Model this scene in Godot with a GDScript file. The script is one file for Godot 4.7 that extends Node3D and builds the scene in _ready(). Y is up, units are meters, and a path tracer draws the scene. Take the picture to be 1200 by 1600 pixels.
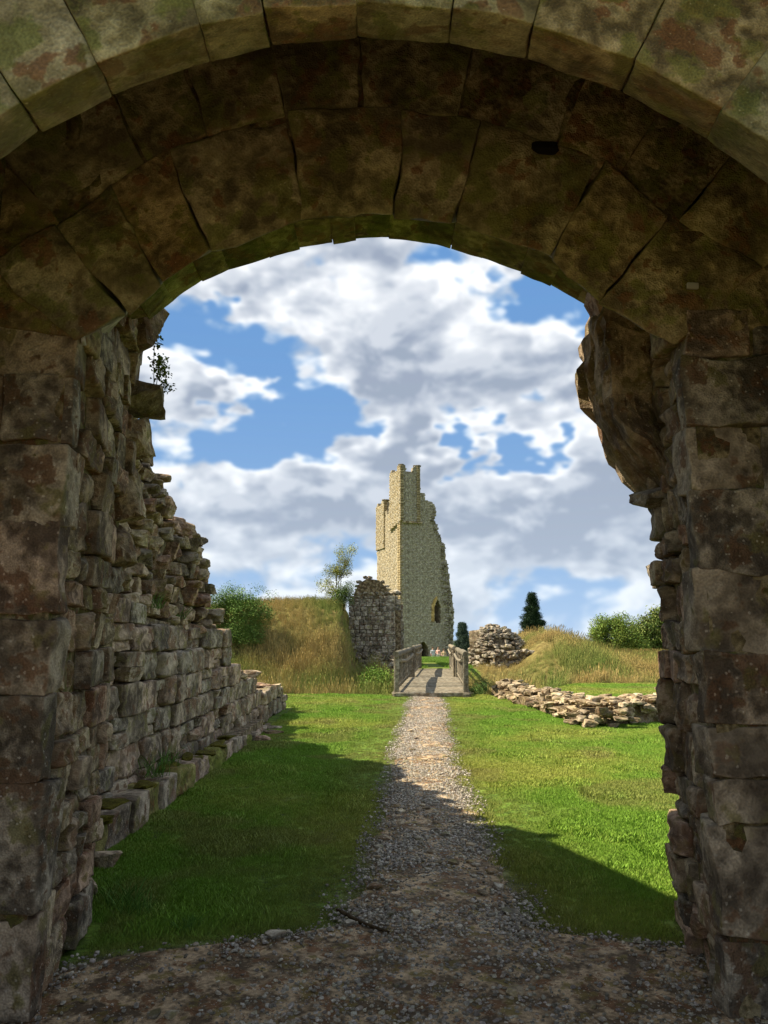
extends Node3D
# A castle ruin seen through its gateway. Metres, y up, the view runs towards -z; d below means -z.

var rng := RandomNumberGenerator.new()
var used := {}
var M := {}
var BLK: Array = []      # dressed block variants (unit cube)
var RCK: Array = []      # angular rubble variants (unit size)
var SMALL: Array = []    # cheap pebbles and far stones
var nz := FastNoiseLite.new()
var nz2 := FastNoiseLite.new()

# ------------------------------------------------------------------ helpers
func rr(a: float, b: float) -> float:
	return rng.randf_range(a, b)

func numbered(called: String) -> String:
	used[called] = used.get(called, 0) + 1
	return called if used[called] == 1 else "%s_%03d" % [called, used[called] - 1]

func tag(o: Node, label: String, category: String, group := "", kind := "") -> void:
	o.set_meta("label", label)
	o.set_meta("category", category)
	if group != "": o.set_meta("group", group)
	if kind != "": o.set_meta("kind", kind)

func thing(called: String, label: String, category: String, at := Vector3.ZERO, group := "") -> Node3D:
	var o := Node3D.new()
	o.name = numbered(called)
	add_child(o)
	o.position = at
	tag(o, label, category, group)
	return o

func obj(called: String, mesh: Mesh, mat: Material, parent: Node, xf := Transform3D.IDENTITY) -> MeshInstance3D:
	var o := MeshInstance3D.new()
	o.name = numbered(called) if parent == self else called
	o.mesh = mesh
	o.material_override = mat
	o.transform = xf
	parent.add_child(o, true)
	return o

func pick(a: Array):
	return a[rng.randi() % a.size()]

func multi(called: String, mesh: Mesh, mat: Material, xfs: Array, cols: Array, parent: Node) -> MultiMeshInstance3D:
	var mm := MultiMesh.new()
	mm.transform_format = MultiMesh.TRANSFORM_3D
	mm.use_colors = cols.size() > 0
	mm.mesh = mesh
	mm.instance_count = xfs.size()
	for i in xfs.size():
		mm.set_instance_transform(i, xfs[i])
		if cols.size() > 0: mm.set_instance_color(i, cols[i])
	var o := MultiMeshInstance3D.new()
	o.name = numbered(called) if parent == self else called
	o.multimesh = mm
	o.material_override = mat
	parent.add_child(o, true)
	o.set_meta("kind", "stuff")
	return o

# six faces of a cube, divided at the given stations, each point sent through f
func cube_mesh(st: Array, f: Callable, faceted := false) -> ArrayMesh:
	var s := SurfaceTool.new()
	s.begin(Mesh.PRIMITIVE_TRIANGLES)
	s.set_smooth_group(-1 if faceted else 0)
	var n := st.size()
	for face in 6:
		var g := []
		for i in n:
			var row := []
			for j in n:
				var a: float = st[i]
				var b: float = st[j]
				var p: Vector3
				match face:
					0: p = Vector3(0.5, a, b)
					1: p = Vector3(-0.5, b, a)
					2: p = Vector3(b, 0.5, a)
					3: p = Vector3(a, -0.5, b)
					4: p = Vector3(a, b, 0.5)
					_: p = Vector3(b, a, -0.5)
				row.append(f.call(p))
			g.append(row)
		for i in n - 1:
			for j in n - 1:
				for v in [g[i][j], g[i + 1][j + 1], g[i + 1][j], g[i][j], g[i][j + 1], g[i + 1][j + 1]]:
					s.add_vertex(v)
	s.generate_normals()
	s.index()
	return s.commit()

func soft(p: Vector3, r: float) -> Vector3:
	var k := 0.5 - r
	var q := Vector3(clampf(p.x, -k, k), clampf(p.y, -k, k), clampf(p.z, -k, k))
	return q + (p - q).normalized() * r

func wobble(p: Vector3, sd: float, amp: float, fr: float) -> Vector3:
	var q := p * fr + Vector3(sd * 17.3, sd * 5.1, sd * 9.7)
	return Vector3(nz.get_noise_3d(q.x, q.y, q.z), nz.get_noise_3d(q.y + 91.0, q.z, q.x), nz.get_noise_3d(q.z, q.x + 47.0, q.y)) * amp

func block_mesh(sd: float, st: Array, r: float, amp: float) -> ArrayMesh:
	return cube_mesh(st, func(p: Vector3): 
		var v := soft(p, r)
		return v + wobble(v, sd, amp, 120.0) + wobble(v, sd + 3.0, amp * 0.6, 330.0))

func rock_mesh(sd: int, n: int, flat: float) -> ArrayMesh:
	var r := RandomNumberGenerator.new()
	r.seed = 7000 + sd
	var pn := []
	for i in 13:
		var v := Vector3(r.randfn(), r.randfn() * 1.1, r.randfn()).normalized()
		pn.append([v, r.randf_range(0.36, 0.56)])
	for v in [Vector3.UP, Vector3.DOWN, Vector3.LEFT, Vector3.RIGHT, Vector3.BACK, Vector3.FORWARD]:
		pn.append([(v + Vector3(r.randf_range(-.15, .15), r.randf_range(-.15, .15), r.randf_range(-.15, .15))).normalized(), r.randf_range(0.42, 0.5)])
	var st := []
	for i in n + 1: st.append(-0.5 + float(i) / n)
	return cube_mesh(st, func(p: Vector3):
		var d := p.normalized()
		var t := 0.0
		for q in pn:
			var c: float = d.dot(q[0])
			if c > 0.02: t += pow(c / q[1], 50.0)
		var v := d * pow(t, -1.0 / 50.0)
		v.y *= flat
		return v + wobble(v, sd, 0.05, 120.0) + wobble(v, sd + 5, 0.03, 340.0), true)

# a dressed stone between eight corners: c[0..3] near face (bl, br, tr, tl), c[4..7] far face
func wedge_mesh(c: Array, sd: float, r: float, amp: float) -> ArrayMesh:
	var st := [-0.5, -0.5 + r * 0.35, -0.5 + r, -0.36, -0.26, -0.15, -0.05, 0.05, 0.15, 0.26, 0.36, 0.5 - r, 0.5 - r * 0.35, 0.5]
	return cube_mesh(st, func(p: Vector3):
		var u := soft(p, r) + Vector3(0.5, 0.5, 0.5)
		var a: Vector3 = lerp(lerp(c[0], c[1], u.x), lerp(c[3], c[2], u.x), u.y)
		var b: Vector3 = lerp(lerp(c[4], c[5], u.x), lerp(c[7], c[6], u.x), u.y)
		var v: Vector3 = lerp(b, a, u.z)
		return v + wobble(v, sd, amp, 110.0) + wobble(v, sd + 2.0, amp * 0.5, 400.0))

# polygon in (x, y), drawn out from z0 to z1
func prism(poly: PackedVector2Array, z0: float, z1: float) -> ArrayMesh:
	var s := SurfaceTool.new()
	s.begin(Mesh.PRIMITIVE_TRIANGLES)
	s.set_smooth_group(-1)
	var t := Geometry2D.triangulate_polygon(poly)
	for k in range(0, t.size(), 3):
		for q in [t[k], t[k + 1], t[k + 2]]: s.add_vertex(Vector3(poly[q].x, poly[q].y, z0))
		for q in [t[k], t[k + 2], t[k + 1]]: s.add_vertex(Vector3(poly[q].x, poly[q].y, z1))
	for k in poly.size():
		var a := poly[k]
		var b := poly[(k + 1) % poly.size()]
		for v in [Vector3(a.x, a.y, z0), Vector3(b.x, b.y, z0), Vector3(b.x, b.y, z1), Vector3(a.x, a.y, z0), Vector3(b.x, b.y, z1), Vector3(a.x, a.y, z1)]:
			s.add_vertex(v)
	s.generate_normals()
	return s.commit()

# the same, standing: polygon in (x, z), drawn up from y0 to y1
func standing(poly: PackedVector2Array, y0: float, y1: float) -> ArrayMesh:
	var m := prism(poly, 0.0, 1.0)
	var a := m.surface_get_arrays(0)
	var s := SurfaceTool.new()
	s.begin(Mesh.PRIMITIVE_TRIANGLES)
	s.set_smooth_group(-1)
	for v in a[Mesh.ARRAY_VERTEX]: s.add_vertex(Vector3(v.x, lerpf(y0, y1, v.z), v.y))
	s.generate_normals()
	return s.commit()

func box(lo: Vector3, hi: Vector3) -> ArrayMesh:
	return standing(PackedVector2Array([Vector2(lo.x, lo.z), Vector2(hi.x, lo.z), Vector2(hi.x, hi.z), Vector2(lo.x, hi.z)]), lo.y, hi.y)

func tube(pts: Array, radii: Array, n := 8, rough := 0.0) -> ArrayMesh:
	var s := SurfaceTool.new()
	s.begin(Mesh.PRIMITIVE_TRIANGLES)
	s.set_smooth_group(0)
	var rings := []
	for i in pts.size():
		var dir: Vector3 = (pts[mini(i + 1, pts.size() - 1)] - pts[maxi(i - 1, 0)]).normalized()
		var side := dir.cross(Vector3.UP if absf(dir.y) < 0.9 else Vector3.RIGHT).normalized()
		var up := side.cross(dir)
		var ring := []
		for k in n:
			var a := TAU * k / n
			var rad: float = radii[i]
			rad *= 1.0 + rough * nz.get_noise_2d(i * 37.0, k * 53.0)
			ring.append(pts[i] + (side * cos(a) + up * sin(a)) * rad)
		rings.append(ring)
	for i in pts.size() - 1:
		for k in n:
			var k2 := (k + 1) % n
			for v in [rings[i][k], rings[i + 1][k2], rings[i + 1][k], rings[i][k], rings[i][k2], rings[i + 1][k2]]: s.add_vertex(v)
	s.set_smooth_group(1)
	for e in [0, pts.size() - 1]:
		for k in n:
			for v in [pts[e], rings[e][k], rings[e][(k + 1) % n]]: s.add_vertex(v)
	s.generate_normals()
	return s.commit()

func place(pos: Vector3, size: Vector3, turn := Vector3.ZERO) -> Transform3D:
	return Transform3D(Basis.from_euler(turn) * Basis.from_scale(size), pos)

# ------------------------------------------------------------------ textures
func noise_bytes(sd: int, fr: float, size: int, octaves := 5, kind := FastNoiseLite.TYPE_SIMPLEX_SMOOTH) -> PackedByteArray:
	var f := FastNoiseLite.new()
	f.seed = sd
	f.noise_type = kind
	f.frequency = fr
	f.fractal_octaves = octaves
	var im := f.get_seamless_image(size, size, false, false, 0.12, true)
	im.convert(Image.FORMAT_L8)
	return im.get_data()

func tex(data: PackedByteArray, size: int, fmt: int) -> ImageTexture:
	var im := Image.create_from_data(size, size, false, fmt, data)
	return ImageTexture.create_from_image(im)

# weathered stone: body colours by broad and fine noise, stains, algae and round lichen spots
func stone_tex(sd: int, dark: Color, mid: Color, pale: Color, stain: Color, algae: Color, lichen: Color, n_stain: float, n_algae: float, n_lichen: float) -> Array:
	var z := 768
	var a := noise_bytes(sd, 0.006, z)
	var b := noise_bytes(sd + 1, 0.035, z)
	var c := noise_bytes(sd + 2, 0.26, z, 3)
	var m := noise_bytes(sd + 6, 0.07, z, 3, FastNoiseLite.TYPE_VALUE_CUBIC)
	var e := noise_bytes(sd + 3, 0.009, z)
	var g := noise_bytes(sd + 4, 0.010, z, 4)
	var l := noise_bytes(sd + 5, 0.055, z, 1, FastNoiseLite.TYPE_CELLULAR)
	var out := PackedByteArray()
	var hi := PackedByteArray()
	out.resize(z * z * 3)
	hi.resize(z * z)
	for i in z * z:
		var fb := b[i] / 255.0
		var fc := c[i] / 255.0
		var v := clampf((a[i] / 255.0 - 0.5) * 2.0 + (fb - 0.5) * 1.3 + 0.5, 0.0, 1.0)
		var col := dark.lerp(mid, v * 2.0) if v < 0.5 else mid.lerp(pale, v * 2.0 - 1.0)
		var s := smoothstep(1.0 - n_stain, 1.12 - n_stain, e[i] / 255.0 + (fb - 0.5) * 0.5)
		col = col.lerp(stain, s * 0.75)
		var al := smoothstep(1.0 - n_algae, 1.16 - n_algae, g[i] / 255.0 + (fb - 0.5) * 0.4)
		col = col.lerp(algae, al * 0.7)
		var li := l[i] / 255.0
		if n_lichen > 0.0 and li < n_lichen and e[i] > 120: col = col.lerp(lichen, 0.6)
		var k := 0.60 + 0.42 * fc + 0.40 * m[i] / 255.0
		out[i * 3] = clampi(int(col.r * k * 255.0), 0, 255)
		out[i * 3 + 1] = clampi(int(col.g * k * 255.0), 0, 255)
		out[i * 3 + 2] = clampi(int(col.b * k * 255.0), 0, 255)
		hi[i] = clampi(int((0.40 * fb + 0.22 * fc + 0.25 * m[i] / 255.0 + 0.30 * a[i] / 255.0) * 220.0), 0, 255)
	return [tex(out, z, Image.FORMAT_RGB8), tex(hi, z, Image.FORMAT_L8)]

func mat(t: Array, tint: Color, scale: float, relief: float, offset := Vector3.ZERO, rough := 0.95) -> StandardMaterial3D:
	var m := StandardMaterial3D.new()
	m.albedo_color = tint
	m.albedo_texture = t[0]
	m.roughness = rough
	m.metallic_specular = 0.25
	m.uv1_triplanar = true
	m.uv1_world_triplanar = true
	m.uv1_scale = Vector3.ONE * scale
	m.uv1_offset = offset
	if relief > 0.0:
		m.heightmap_enabled = true
		m.heightmap_texture = t[1]
		m.heightmap_scale = relief
	return m

func plain(c: Color, rough := 0.9) -> StandardMaterial3D:
	var m := StandardMaterial3D.new()
	m.albedo_color = c
	m.roughness = rough
	m.metallic_specular = 0.3
	return m

func leafy(back: Color) -> StandardMaterial3D:
	var m := plain(Color.WHITE, 0.75)
	m.vertex_color_use_as_albedo = true
	m.backlight = back
	m.cull_mode = BaseMaterial3D.CULL_DISABLED
	return m

func family(t: Array, tints: Array, scale: float, relief: float) -> Array:
	var out := []
	for k in tints.size():
		out.append(mat(t, tints[k], scale * (0.85 + 0.1 * k), relief, Vector3(0.37 * k, 0.61 * k, 0.23 * k)))
	return out

# ------------------------------------------------------------------ the lie of the land
func sm(a: float, b: float, x: float) -> float:
	return smoothstep(a, b, x)

func path_mid(d: float) -> float:
	var k := [[3.0, 0.12], [5.2, 0.32], [7.2, 0.40], [10.3, 0.50], [14.0, 0.72], [18.0, 0.98], [22.6, 1.2], [24.0, 1.3]]
	for i in k.size() - 1:
		if d < k[i + 1][0]: return lerpf(k[i][1], k[i + 1][1], clampf((d - k[i][0]) / (k[i + 1][0] - k[i][0]), 0, 1))
	return 1.3

func path_half(d: float) -> float:
	if d < -1.0: return 3.4  # broad unseen gravel behind the viewer, added to bounce light under the arches
	if d < 4.15: return lerpf(2.6, 1.7, clampf((d - 3.2) / 0.95, 0, 1))
	if d < 5.2: return lerpf(1.7, 0.50, sm(4.15, 4.75, d))
	return lerpf(0.50, 0.37, sm(5.2, 7.2, d))

# distance outside the edge of the gravel (negative on it), with a ragged edge
func off_path(x: float, d: float) -> float:
	var e := 0.10 * nz2.get_noise_2d(x * 60.0, d * 60.0) + 0.12 * nz2.get_noise_2d(x * 14.0 + 300.0, d * 14.0)
	if d < 6.0: e += (0.22 * nz2.get_noise_2d(x * 38.0 + 70.0, d * 38.0) + 0.14 * nz2.get_noise_2d(x * 110.0, d * 110.0)) * sm(6.0, 5.0, d)
	return absf(x - path_mid(d)) - path_half(d) + e

func height(x: float, z: float) -> float:
	var d := -z
	var h := 0.03 * nz2.get_noise_2d(x * 9.0, z * 9.0) * sm(5.0, 9.0, d)
	h += 0.2 * sm(36, 41, d) + 0.02 * sm(44, 60, d) - 1.1 * sm(62, 84, d) - 1.5 * sm(150, 400, d)
	# ditch
	var d0 := lerpf(23.6, 29.5, sm(4.0, 7.5, x))
	h -= 1.7 * sm(d0, d0 + 3.0, d) * (1.0 - sm(33.5, 38.5, d))
	# banks
	var left := (1.0 - sm(-2.3, -1.3, x)) * (0.9 + 0.1 * sm(-12, -5, x))
	h += (3.1 + 0.25 * nz2.get_noise_2d(x * 12.0, 5.0)) * left * sm(29.5, 40.0, d) * (1.0 - sm(46.0, 62.0, d))
	var crest := 1.5 * sm(6.2, 8.4, x) * (1.0 - sm(8.2, 13.0, x))
	h += crest * sm(33.5, 43.0, d) * (1.0 - sm(47.0, 60.0, d))
	return h

func meadow(x: float, d: float) -> float:      # 1 where the tall grass grows
	var edge := lerpf(23.9, 29.8, sm(4.0, 7.5, x)) + 0.9 * nz2.get_noise_2d(x * 30.0, 77.0)
	if x < -1.5: edge -= 0.5 * sm(-1.5, -6.0, x)
	var m := sm(edge - 0.1, edge + 0.4, d) * (1.0 - sm(54, 58, d))
	if d > 37.0 and x > 0.9 and x < 4.6: m = 0.0
	if d > 44.0 and x > -2.5 and x < 6.0: m = 0.0
	return m

func ground_mesh() -> ArrayMesh:
	var xs := []
	var ds := []
	for v in [-900, -400, -200, -120, -80, -60, -45, -35, -28, -22, -18, -15]: xs.append(float(v))
	var x := -13.0
	while x < 22.0:
		xs.append(x)
		x += 0.12 if x > -3.2 and x < 7.0 else 0.4
	for v in [22.5, 25, 30, 38, 50, 70, 100, 150, 260, 500, 900]: xs.append(float(v))
	for v in [-300, -120, -60, -30, -15, -8, -4, -1, 1, 2.5]: ds.append(float(v))
	var d := 3.2
	while d < 66.0:
		ds.append(d)
		d += 0.12 if d < 24.0 else 0.4
	for v in [68, 72, 76, 80, 85, 92, 100, 112, 130, 160, 220, 320, 500, 900, 1600, 2500]: ds.append(float(v))
	var s := SurfaceTool.new()
	s.begin(Mesh.PRIMITIVE_TRIANGLES)
	s.set_smooth_group(0)
	for dd in ds:
		for xx in xs:
			var grass := sm(-0.04, 0.22, off_path(xx, dd)) if dd < 24.0 and dd > 3.0 else 1.0
			if dd <= 3.0: grass = 0.0 if absf(xx) < 2.5 else 1.0
			var patch := nz2.get_noise_2d(xx * 22.0 + 50.0, dd * 22.0)
			var lawn := Color(0.12, 0.20, 0.028).lerp(Color(0.20, 0.215, 0.05), clampf(patch * 1.3 + 0.1, 0, 1))
			var tall := Color(0.24, 0.19, 0.075).lerp(Color(0.15, 0.16, 0.05), clampf(0.5 + patch, 0, 1))
			var c := Color(0.155, 0.125, 0.095).lerp(lawn, grass)
			c = c.lerp(tall, meadow(xx, dd))
			s.set_color(c)
			s.add_vertex(Vector3(xx, height(xx, -dd), -dd))
	var w := xs.size()
	for j in ds.size() - 1:
		for i in w - 1:
			var a := j * w + i
			for k in [a, a + w, a + w + 1, a, a + w + 1, a + 1]: s.add_index(k)
	s.generate_normals()
	return s.commit()

func path_mesh() -> ArrayMesh:
	var s := SurfaceTool.new()
	s.begin(Mesh.PRIMITIVE_TRIANGLES)
	s.set_smooth_group(0)
	var n := 0
	var cols := 41
	var d := -9.0
	while d < 23.2:
		for i in cols:
			var u := -1.0 + 2.0 * i / (cols - 1)
			var hw := path_half(d) + 0.02 + 0.13 * nz2.get_noise_2d(u * 200.0 + 40.0, d * 55.0) + 0.08 * nz2.get_noise_2d(u * 30.0, d * 260.0)
			var xx := path_mid(d) + u * hw
			s.add_vertex(Vector3(xx, height(xx, -d) + 0.005 + 0.012 * (1.0 - u * u) + 0.008 * nz2.get_noise_2d(xx * 150.0, d * 150.0), -d))
		n += 1
		d += 0.07 if d > 2.5 else 0.5
	for j in n - 1:
		for i in cols - 1:
			var a := j * cols + i
			for k in [a, a + cols, a + cols + 1, a, a + cols + 1, a + 1]: s.add_index(k)
	s.generate_normals()
	return s.commit()

# ------------------------------------------------------------------ sky
func make_sky() -> Sky:
	var w := 2560
	var h := 1280
	var f := FastNoiseLite.new()
	f.seed = 11
	f.noise_type = FastNoiseLite.TYPE_SIMPLEX_SMOOTH
	f.frequency = 1.0
	f.fractal_octaves = 6
	f.fractal_gain = 0.52
	var f2 := FastNoiseLite.new()
	f2.seed = 5
	f2.frequency = 1.0
	f2.fractal_octaves = 3
	var f3 := FastNoiseLite.new()
	f3.seed = 9
	f3.frequency = 1.0
	f3.fractal_type = FastNoiseLite.FRACTAL_RIDGED
	f3.fractal_octaves = 4
	# clouds and gaps as they stand in the photograph: azimuth, elevation, half widths (degrees), strength
	var spots := [[-7.0, 15.4, 5.0, 2.7, -0.95], [-12.5, 13.4, 3.2, 1.5, -0.6], [-12.0, 20.6, 4.0, 1.7, -0.55], [-14.2, 17.0, 3.6, 2.2, 0.62], [-9.4, 18.7, 1.3, 0.7, 0.5],
		[1.5, 20.6, 7.5, 5.5, 0.5], [-10.0, 25.0, 6.0, 1.8, 0.5], [-15.5, 23.8, 1.6, 1.0, -0.4], [11.0, 24.6, 3.0, 1.5, -0.62], [12.0, 19.0, 3.8, 3.6, 0.42],
		[9.5, 13.7, 4.0, 1.8, -1.35], [0.0, 28.5, 7.0, 2.6, 0.7], [-8.5, 9.8, 8.0, 3.4, 0.62], [12.0, 7.5, 9.0, 3.6, 0.85], [2.5, 13.5, 4.0, 2.5, 0.5], [15.8, 20.5, 1.2, 3.0, -0.35], [2.0, 8.0, 5.0, 4.0, 0.3], [-15.0, 6.2, 2.5, 1.2, -0.2]]
	var out := PackedByteArray()
	out.resize(w * h * 3)
	var half := h / 2
	for j in half:
		var el := (0.5 - (j + 0.5) / h) * PI
		var ce := cos(el)
		var y := sin(el)
		var eld := rad_to_deg(el)
		var hazy := exp(-eld / 9.0)
		var blue := Color(0.32, 0.485, 0.68).lerp(Color(0.44, 0.575, 0.73), exp(-eld / 15.0)).lerp(Color(0.66, 0.73, 0.81), hazy * 0.75)
		for i in w:
			var az := wrapf((i + 0.5) / w * TAU, -PI, PI)
			var dx := sin(az) * ce
			var dz := -cos(az) * ce
			var k := 3.1
			var yy := y * 1.75
			var wx := f2.get_noise_3d(dx * 5.0, yy * 5.0, dz * 5.0) * 0.16
			var n0 := f.get_noise_3d(dx * k + wx, yy * k + wx * 0.6, dz * k)
			var azd := rad_to_deg(az)
			var bump := 0.0
			var puff := -f3.get_noise_3d(dx * 9.0 + wx, yy * 9.0, dz * 9.0)
			var ea := azd + 14.0 * wx + 6.0 * f2.get_noise_3d(dx * 14.0, yy * 14.0, dz * 14.0 + 7.0)
			var ee := eld + 3.0 * f2.get_noise_3d(dx * 12.0 + 31.0, yy * 12.0, dz * 12.0)
			if absf(azd) < 40.0 and eld < 42.0:
				for s in spots:
					var ax: float = (ea - s[0]) / s[2]
					var ay: float = (ee - s[1]) / s[3]
					var q := ax * ax + ay * ay
					if q < 6.0: bump += s[4] * exp(-q)
			var den := n0 * 1.3 + bump * 0.9 + 0.36 + puff * 0.20
			var n1 := f.get_noise_3d((dx - 0.022) * k + wx, (yy + 0.05) * k + wx * 0.6, dz * k)
			var cover := smoothstep(-0.12, 0.30, den)
			var puff1 := -f3.get_noise_3d((dx - 0.012) * 9.0 + wx, (yy + 0.022) * 9.0, dz * 9.0)
			var side := clampf(0.5 + (n0 - n1) * 2.0 + (puff - puff1) * 0.55, 0.0, 1.0)
			var thick := smoothstep(0.22, 0.85, den)
			var white := Color(0.86, 0.865, 0.87).lerp(Color(0.51, 0.55, 0.615), clampf(thick * 0.70 + (1.0 - side) * 0.85 - 0.22, 0.0, 1.0))
			white = white.lerp(Color(0.69, 0.75, 0.81), hazy * 0.6)
			var c := blue.lerp(white, cover)
			var o := (j * w + i) * 3
			out[o] = int(c.r * 255.0)
			out[o + 1] = int(c.g * 255.0)
			out[o + 2] = int(c.b * 255.0)
	var below := Color(0.45, 0.47, 0.42)
	var row := PackedByteArray()
	row.resize(w * half * 3)
	for i in w * half:
		row[i * 3] = 115
		row[i * 3 + 1] = 118
		row[i * 3 + 2] = 108
	out = out.slice(0, w * half * 3)
	out.append_array(row)
	var pm := PanoramaSkyMaterial.new()
	pm.panorama = ImageTexture.create_from_image(Image.create_from_data(w, h, false, Image.FORMAT_RGB8, out))
	pm.energy_multiplier = 0.79
	var sk := Sky.new()
	sk.sky_material = pm
	return sk

# ------------------------------------------------------------------ vegetation meshes
func blade(s: SurfaceTool, base: Vector3, tip: Vector3, w: float, c: Color, droop := 0.25) -> void:
	var dir := tip - base
	var side := dir.cross(Vector3(rr(-1, 1), 0.2, rr(-1, 1))).normalized() * w * 0.5
	var mid := base + dir * 0.55 + Vector3(0, dir.length() * droop * 0.35, 0)
	s.set_color(c)
	for v in [base - side, mid - side * 0.8, base + side, base + side, mid - side * 0.8, mid + side * 0.8, mid - side * 0.8, tip, mid + side * 0.8]: s.add_vertex(v)

func tuft_mesh(n: int, rad: float, hmin: float, hmax: float, w: float, spread: float) -> ArrayMesh:
	var s := SurfaceTool.new()
	s.begin(Mesh.PRIMITIVE_TRIANGLES)
	s.set_smooth_group(-1)
	for i in n:
		var a := rr(0, TAU)
		var b := Vector3(cos(a), 0, sin(a)) * rad * sqrt(rng.randf())
		var t := rr(0, TAU)
		var hh := rr(hmin, hmax)
		var v := rr(0.75, 1.25)
		blade(s, b, b + Vector3(cos(t) * hh * spread * rng.randf(), hh, sin(t) * hh * spread * rng.randf()), w * rr(0.7, 1.2), Color(v, v * rr(0.92, 1.05), v * rr(0.8, 1.2)))
	s.generate_normals()
	return s.commit()

func stalk_mesh(n: int, rad: float, hmin: float, hmax: float, lean: float) -> ArrayMesh:
	var s := SurfaceTool.new()
	s.begin(Mesh.PRIMITIVE_TRIANGLES)
	s.set_smooth_group(-1)
	for i in n:
		var a := rr(0, TAU)
		var b := Vector3(cos(a), 0, sin(a)) * rad * sqrt(rng.randf())
		var hh := rr(hmin, hmax)
		var t := b + Vector3(hh * (lean + rr(-0.28, 0.28)), hh, hh * rr(-0.25, 0.25))
		var v := rr(0.75, 1.2)
		blade(s, b, t, 0.011, Color(v, v * 0.97, v * 0.9))
		if i % 2 == 0:   # seed head
			var e := (t - b).normalized()
			blade(s, t - e * hh * 0.05, t + e * hh * rr(0.1, 0.2), 0.022, Color(v * 1.35, v * 1.15, v * 1.0), 0.0)
		if i % 3 == 0:   # leaf
			blade(s, b, b + Vector3(rr(-0.3, 0.35), hh * 0.55, rr(-0.3, 0.3)), 0.014, Color(v * 0.7, v * 0.95, v * 0.7))
	s.generate_normals()
	return s.commit()

func sprig_mesh(n: int, size: float, leaf_l: float, leaf_w: float) -> ArrayMesh:
	var s := SurfaceTool.new()
	s.begin(Mesh.PRIMITIVE_TRIANGLES)
	s.set_smooth_group(-1)
	for i in n:
		var p := Vector3(rr(-1, 1), rr(-0.8, 0.8), rr(-1, 1)) * size
		var dir := Vector3(rr(-1, 1), rr(-0.7, 0.5), rr(-1, 1)).normalized()
		var side := dir.cross(Vector3(rr(-0.6, 0.6), 1, rr(-0.6, 0.6))).normalized()
		var l := leaf_l * rr(0.7, 1.25)
		var up := side.cross(dir) * l * 0.1
		var v := rr(0.7, 1.3)
		s.set_color(Color(v * rr(0.85, 1.2), v, v * rr(0.7, 1.1)))
		var a := p
		var b := p + dir * l * 0.5 + side * leaf_w * 0.5 + up
		var c := p + dir * l
		var e := p + dir * l * 0.5 - side * leaf_w * 0.5 + up
		for q in [a, b, c, a, c, e]: s.add_vertex(q)
	s.generate_normals()
	return s.commit()

# a woody plant: stems reaching to lobes, each lobe filled with sprigs
func shrub(called: String, label: String, category: String, at: Vector3, lobes: Array, sprig: Mesh, per_m3: float, col: Color, col2: Color, stem_r: float, group := "") -> void:
	var t := thing(called, label, category, at, group)
	var st := SurfaceTool.new()
	st.begin(Mesh.PRIMITIVE_TRIANGLES)
	var xfs := []
	var cols := []
	for l in lobes:
		var c: Vector3 = l[0]
		var r: Vector3 = l[1]
		var mid := c * 0.5 + Vector3(rr(-0.1, 0.1), 0, rr(-0.1, 0.1)) * c.length()
		mid.x *= 0.7
		st.append_from(tube([Vector3(0, -0.15, 0), mid, c + Vector3(0, r.y * 0.4, 0)], [stem_r, stem_r * 0.6, stem_r * 0.2], 6), 0, Transform3D.IDENTITY)
		for k in 5:
			var a := rr(0, TAU)
			st.append_from(tube([lerp(mid, c, rr(0.1, 0.9)), c + Vector3(cos(a) * r.x, rr(-0.3, 0.8) * r.y, sin(a) * r.z) * 0.85], [stem_r * 0.3, stem_r * 0.1], 5), 0, Transform3D.IDENTITY)
		var n := int(per_m3 * r.x * r.y * r.z * 4.2)
		var tone := rr(0.75, 1.2)
		for k in n:
			var v := Vector3(rng.randfn(), rng.randfn(), rng.randfn()).normalized() * pow(rng.randf(), 0.45)
			v *= 1.0 + 0.35 * nz.get_noise_3d(v.x * 130.0 + c.x * 90.0, v.y * 130.0, v.z * 130.0 + c.y * 90.0)
			if nz.get_noise_3d((c.x + v.x * r.x) * 60.0, (c.y + v.y * r.y) * 60.0, (c.z + v.z * r.z) * 60.0) < -0.22: continue
			xfs.append(place(c + v * r, Vector3.ONE * rr(0.7, 1.3), Vector3(rr(-0.6, 0.6), rr(0, TAU), rr(-0.6, 0.6))))
			var q := col.lerp(col2, rng.randf())
			cols.append(Color(q.r * tone, q.g * tone, q.b * tone))
	obj("trunk", st.commit(), M.bark, t)
	multi("crown", sprig, M.leaf, xfs, cols, t).remove_meta("kind")

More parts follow.
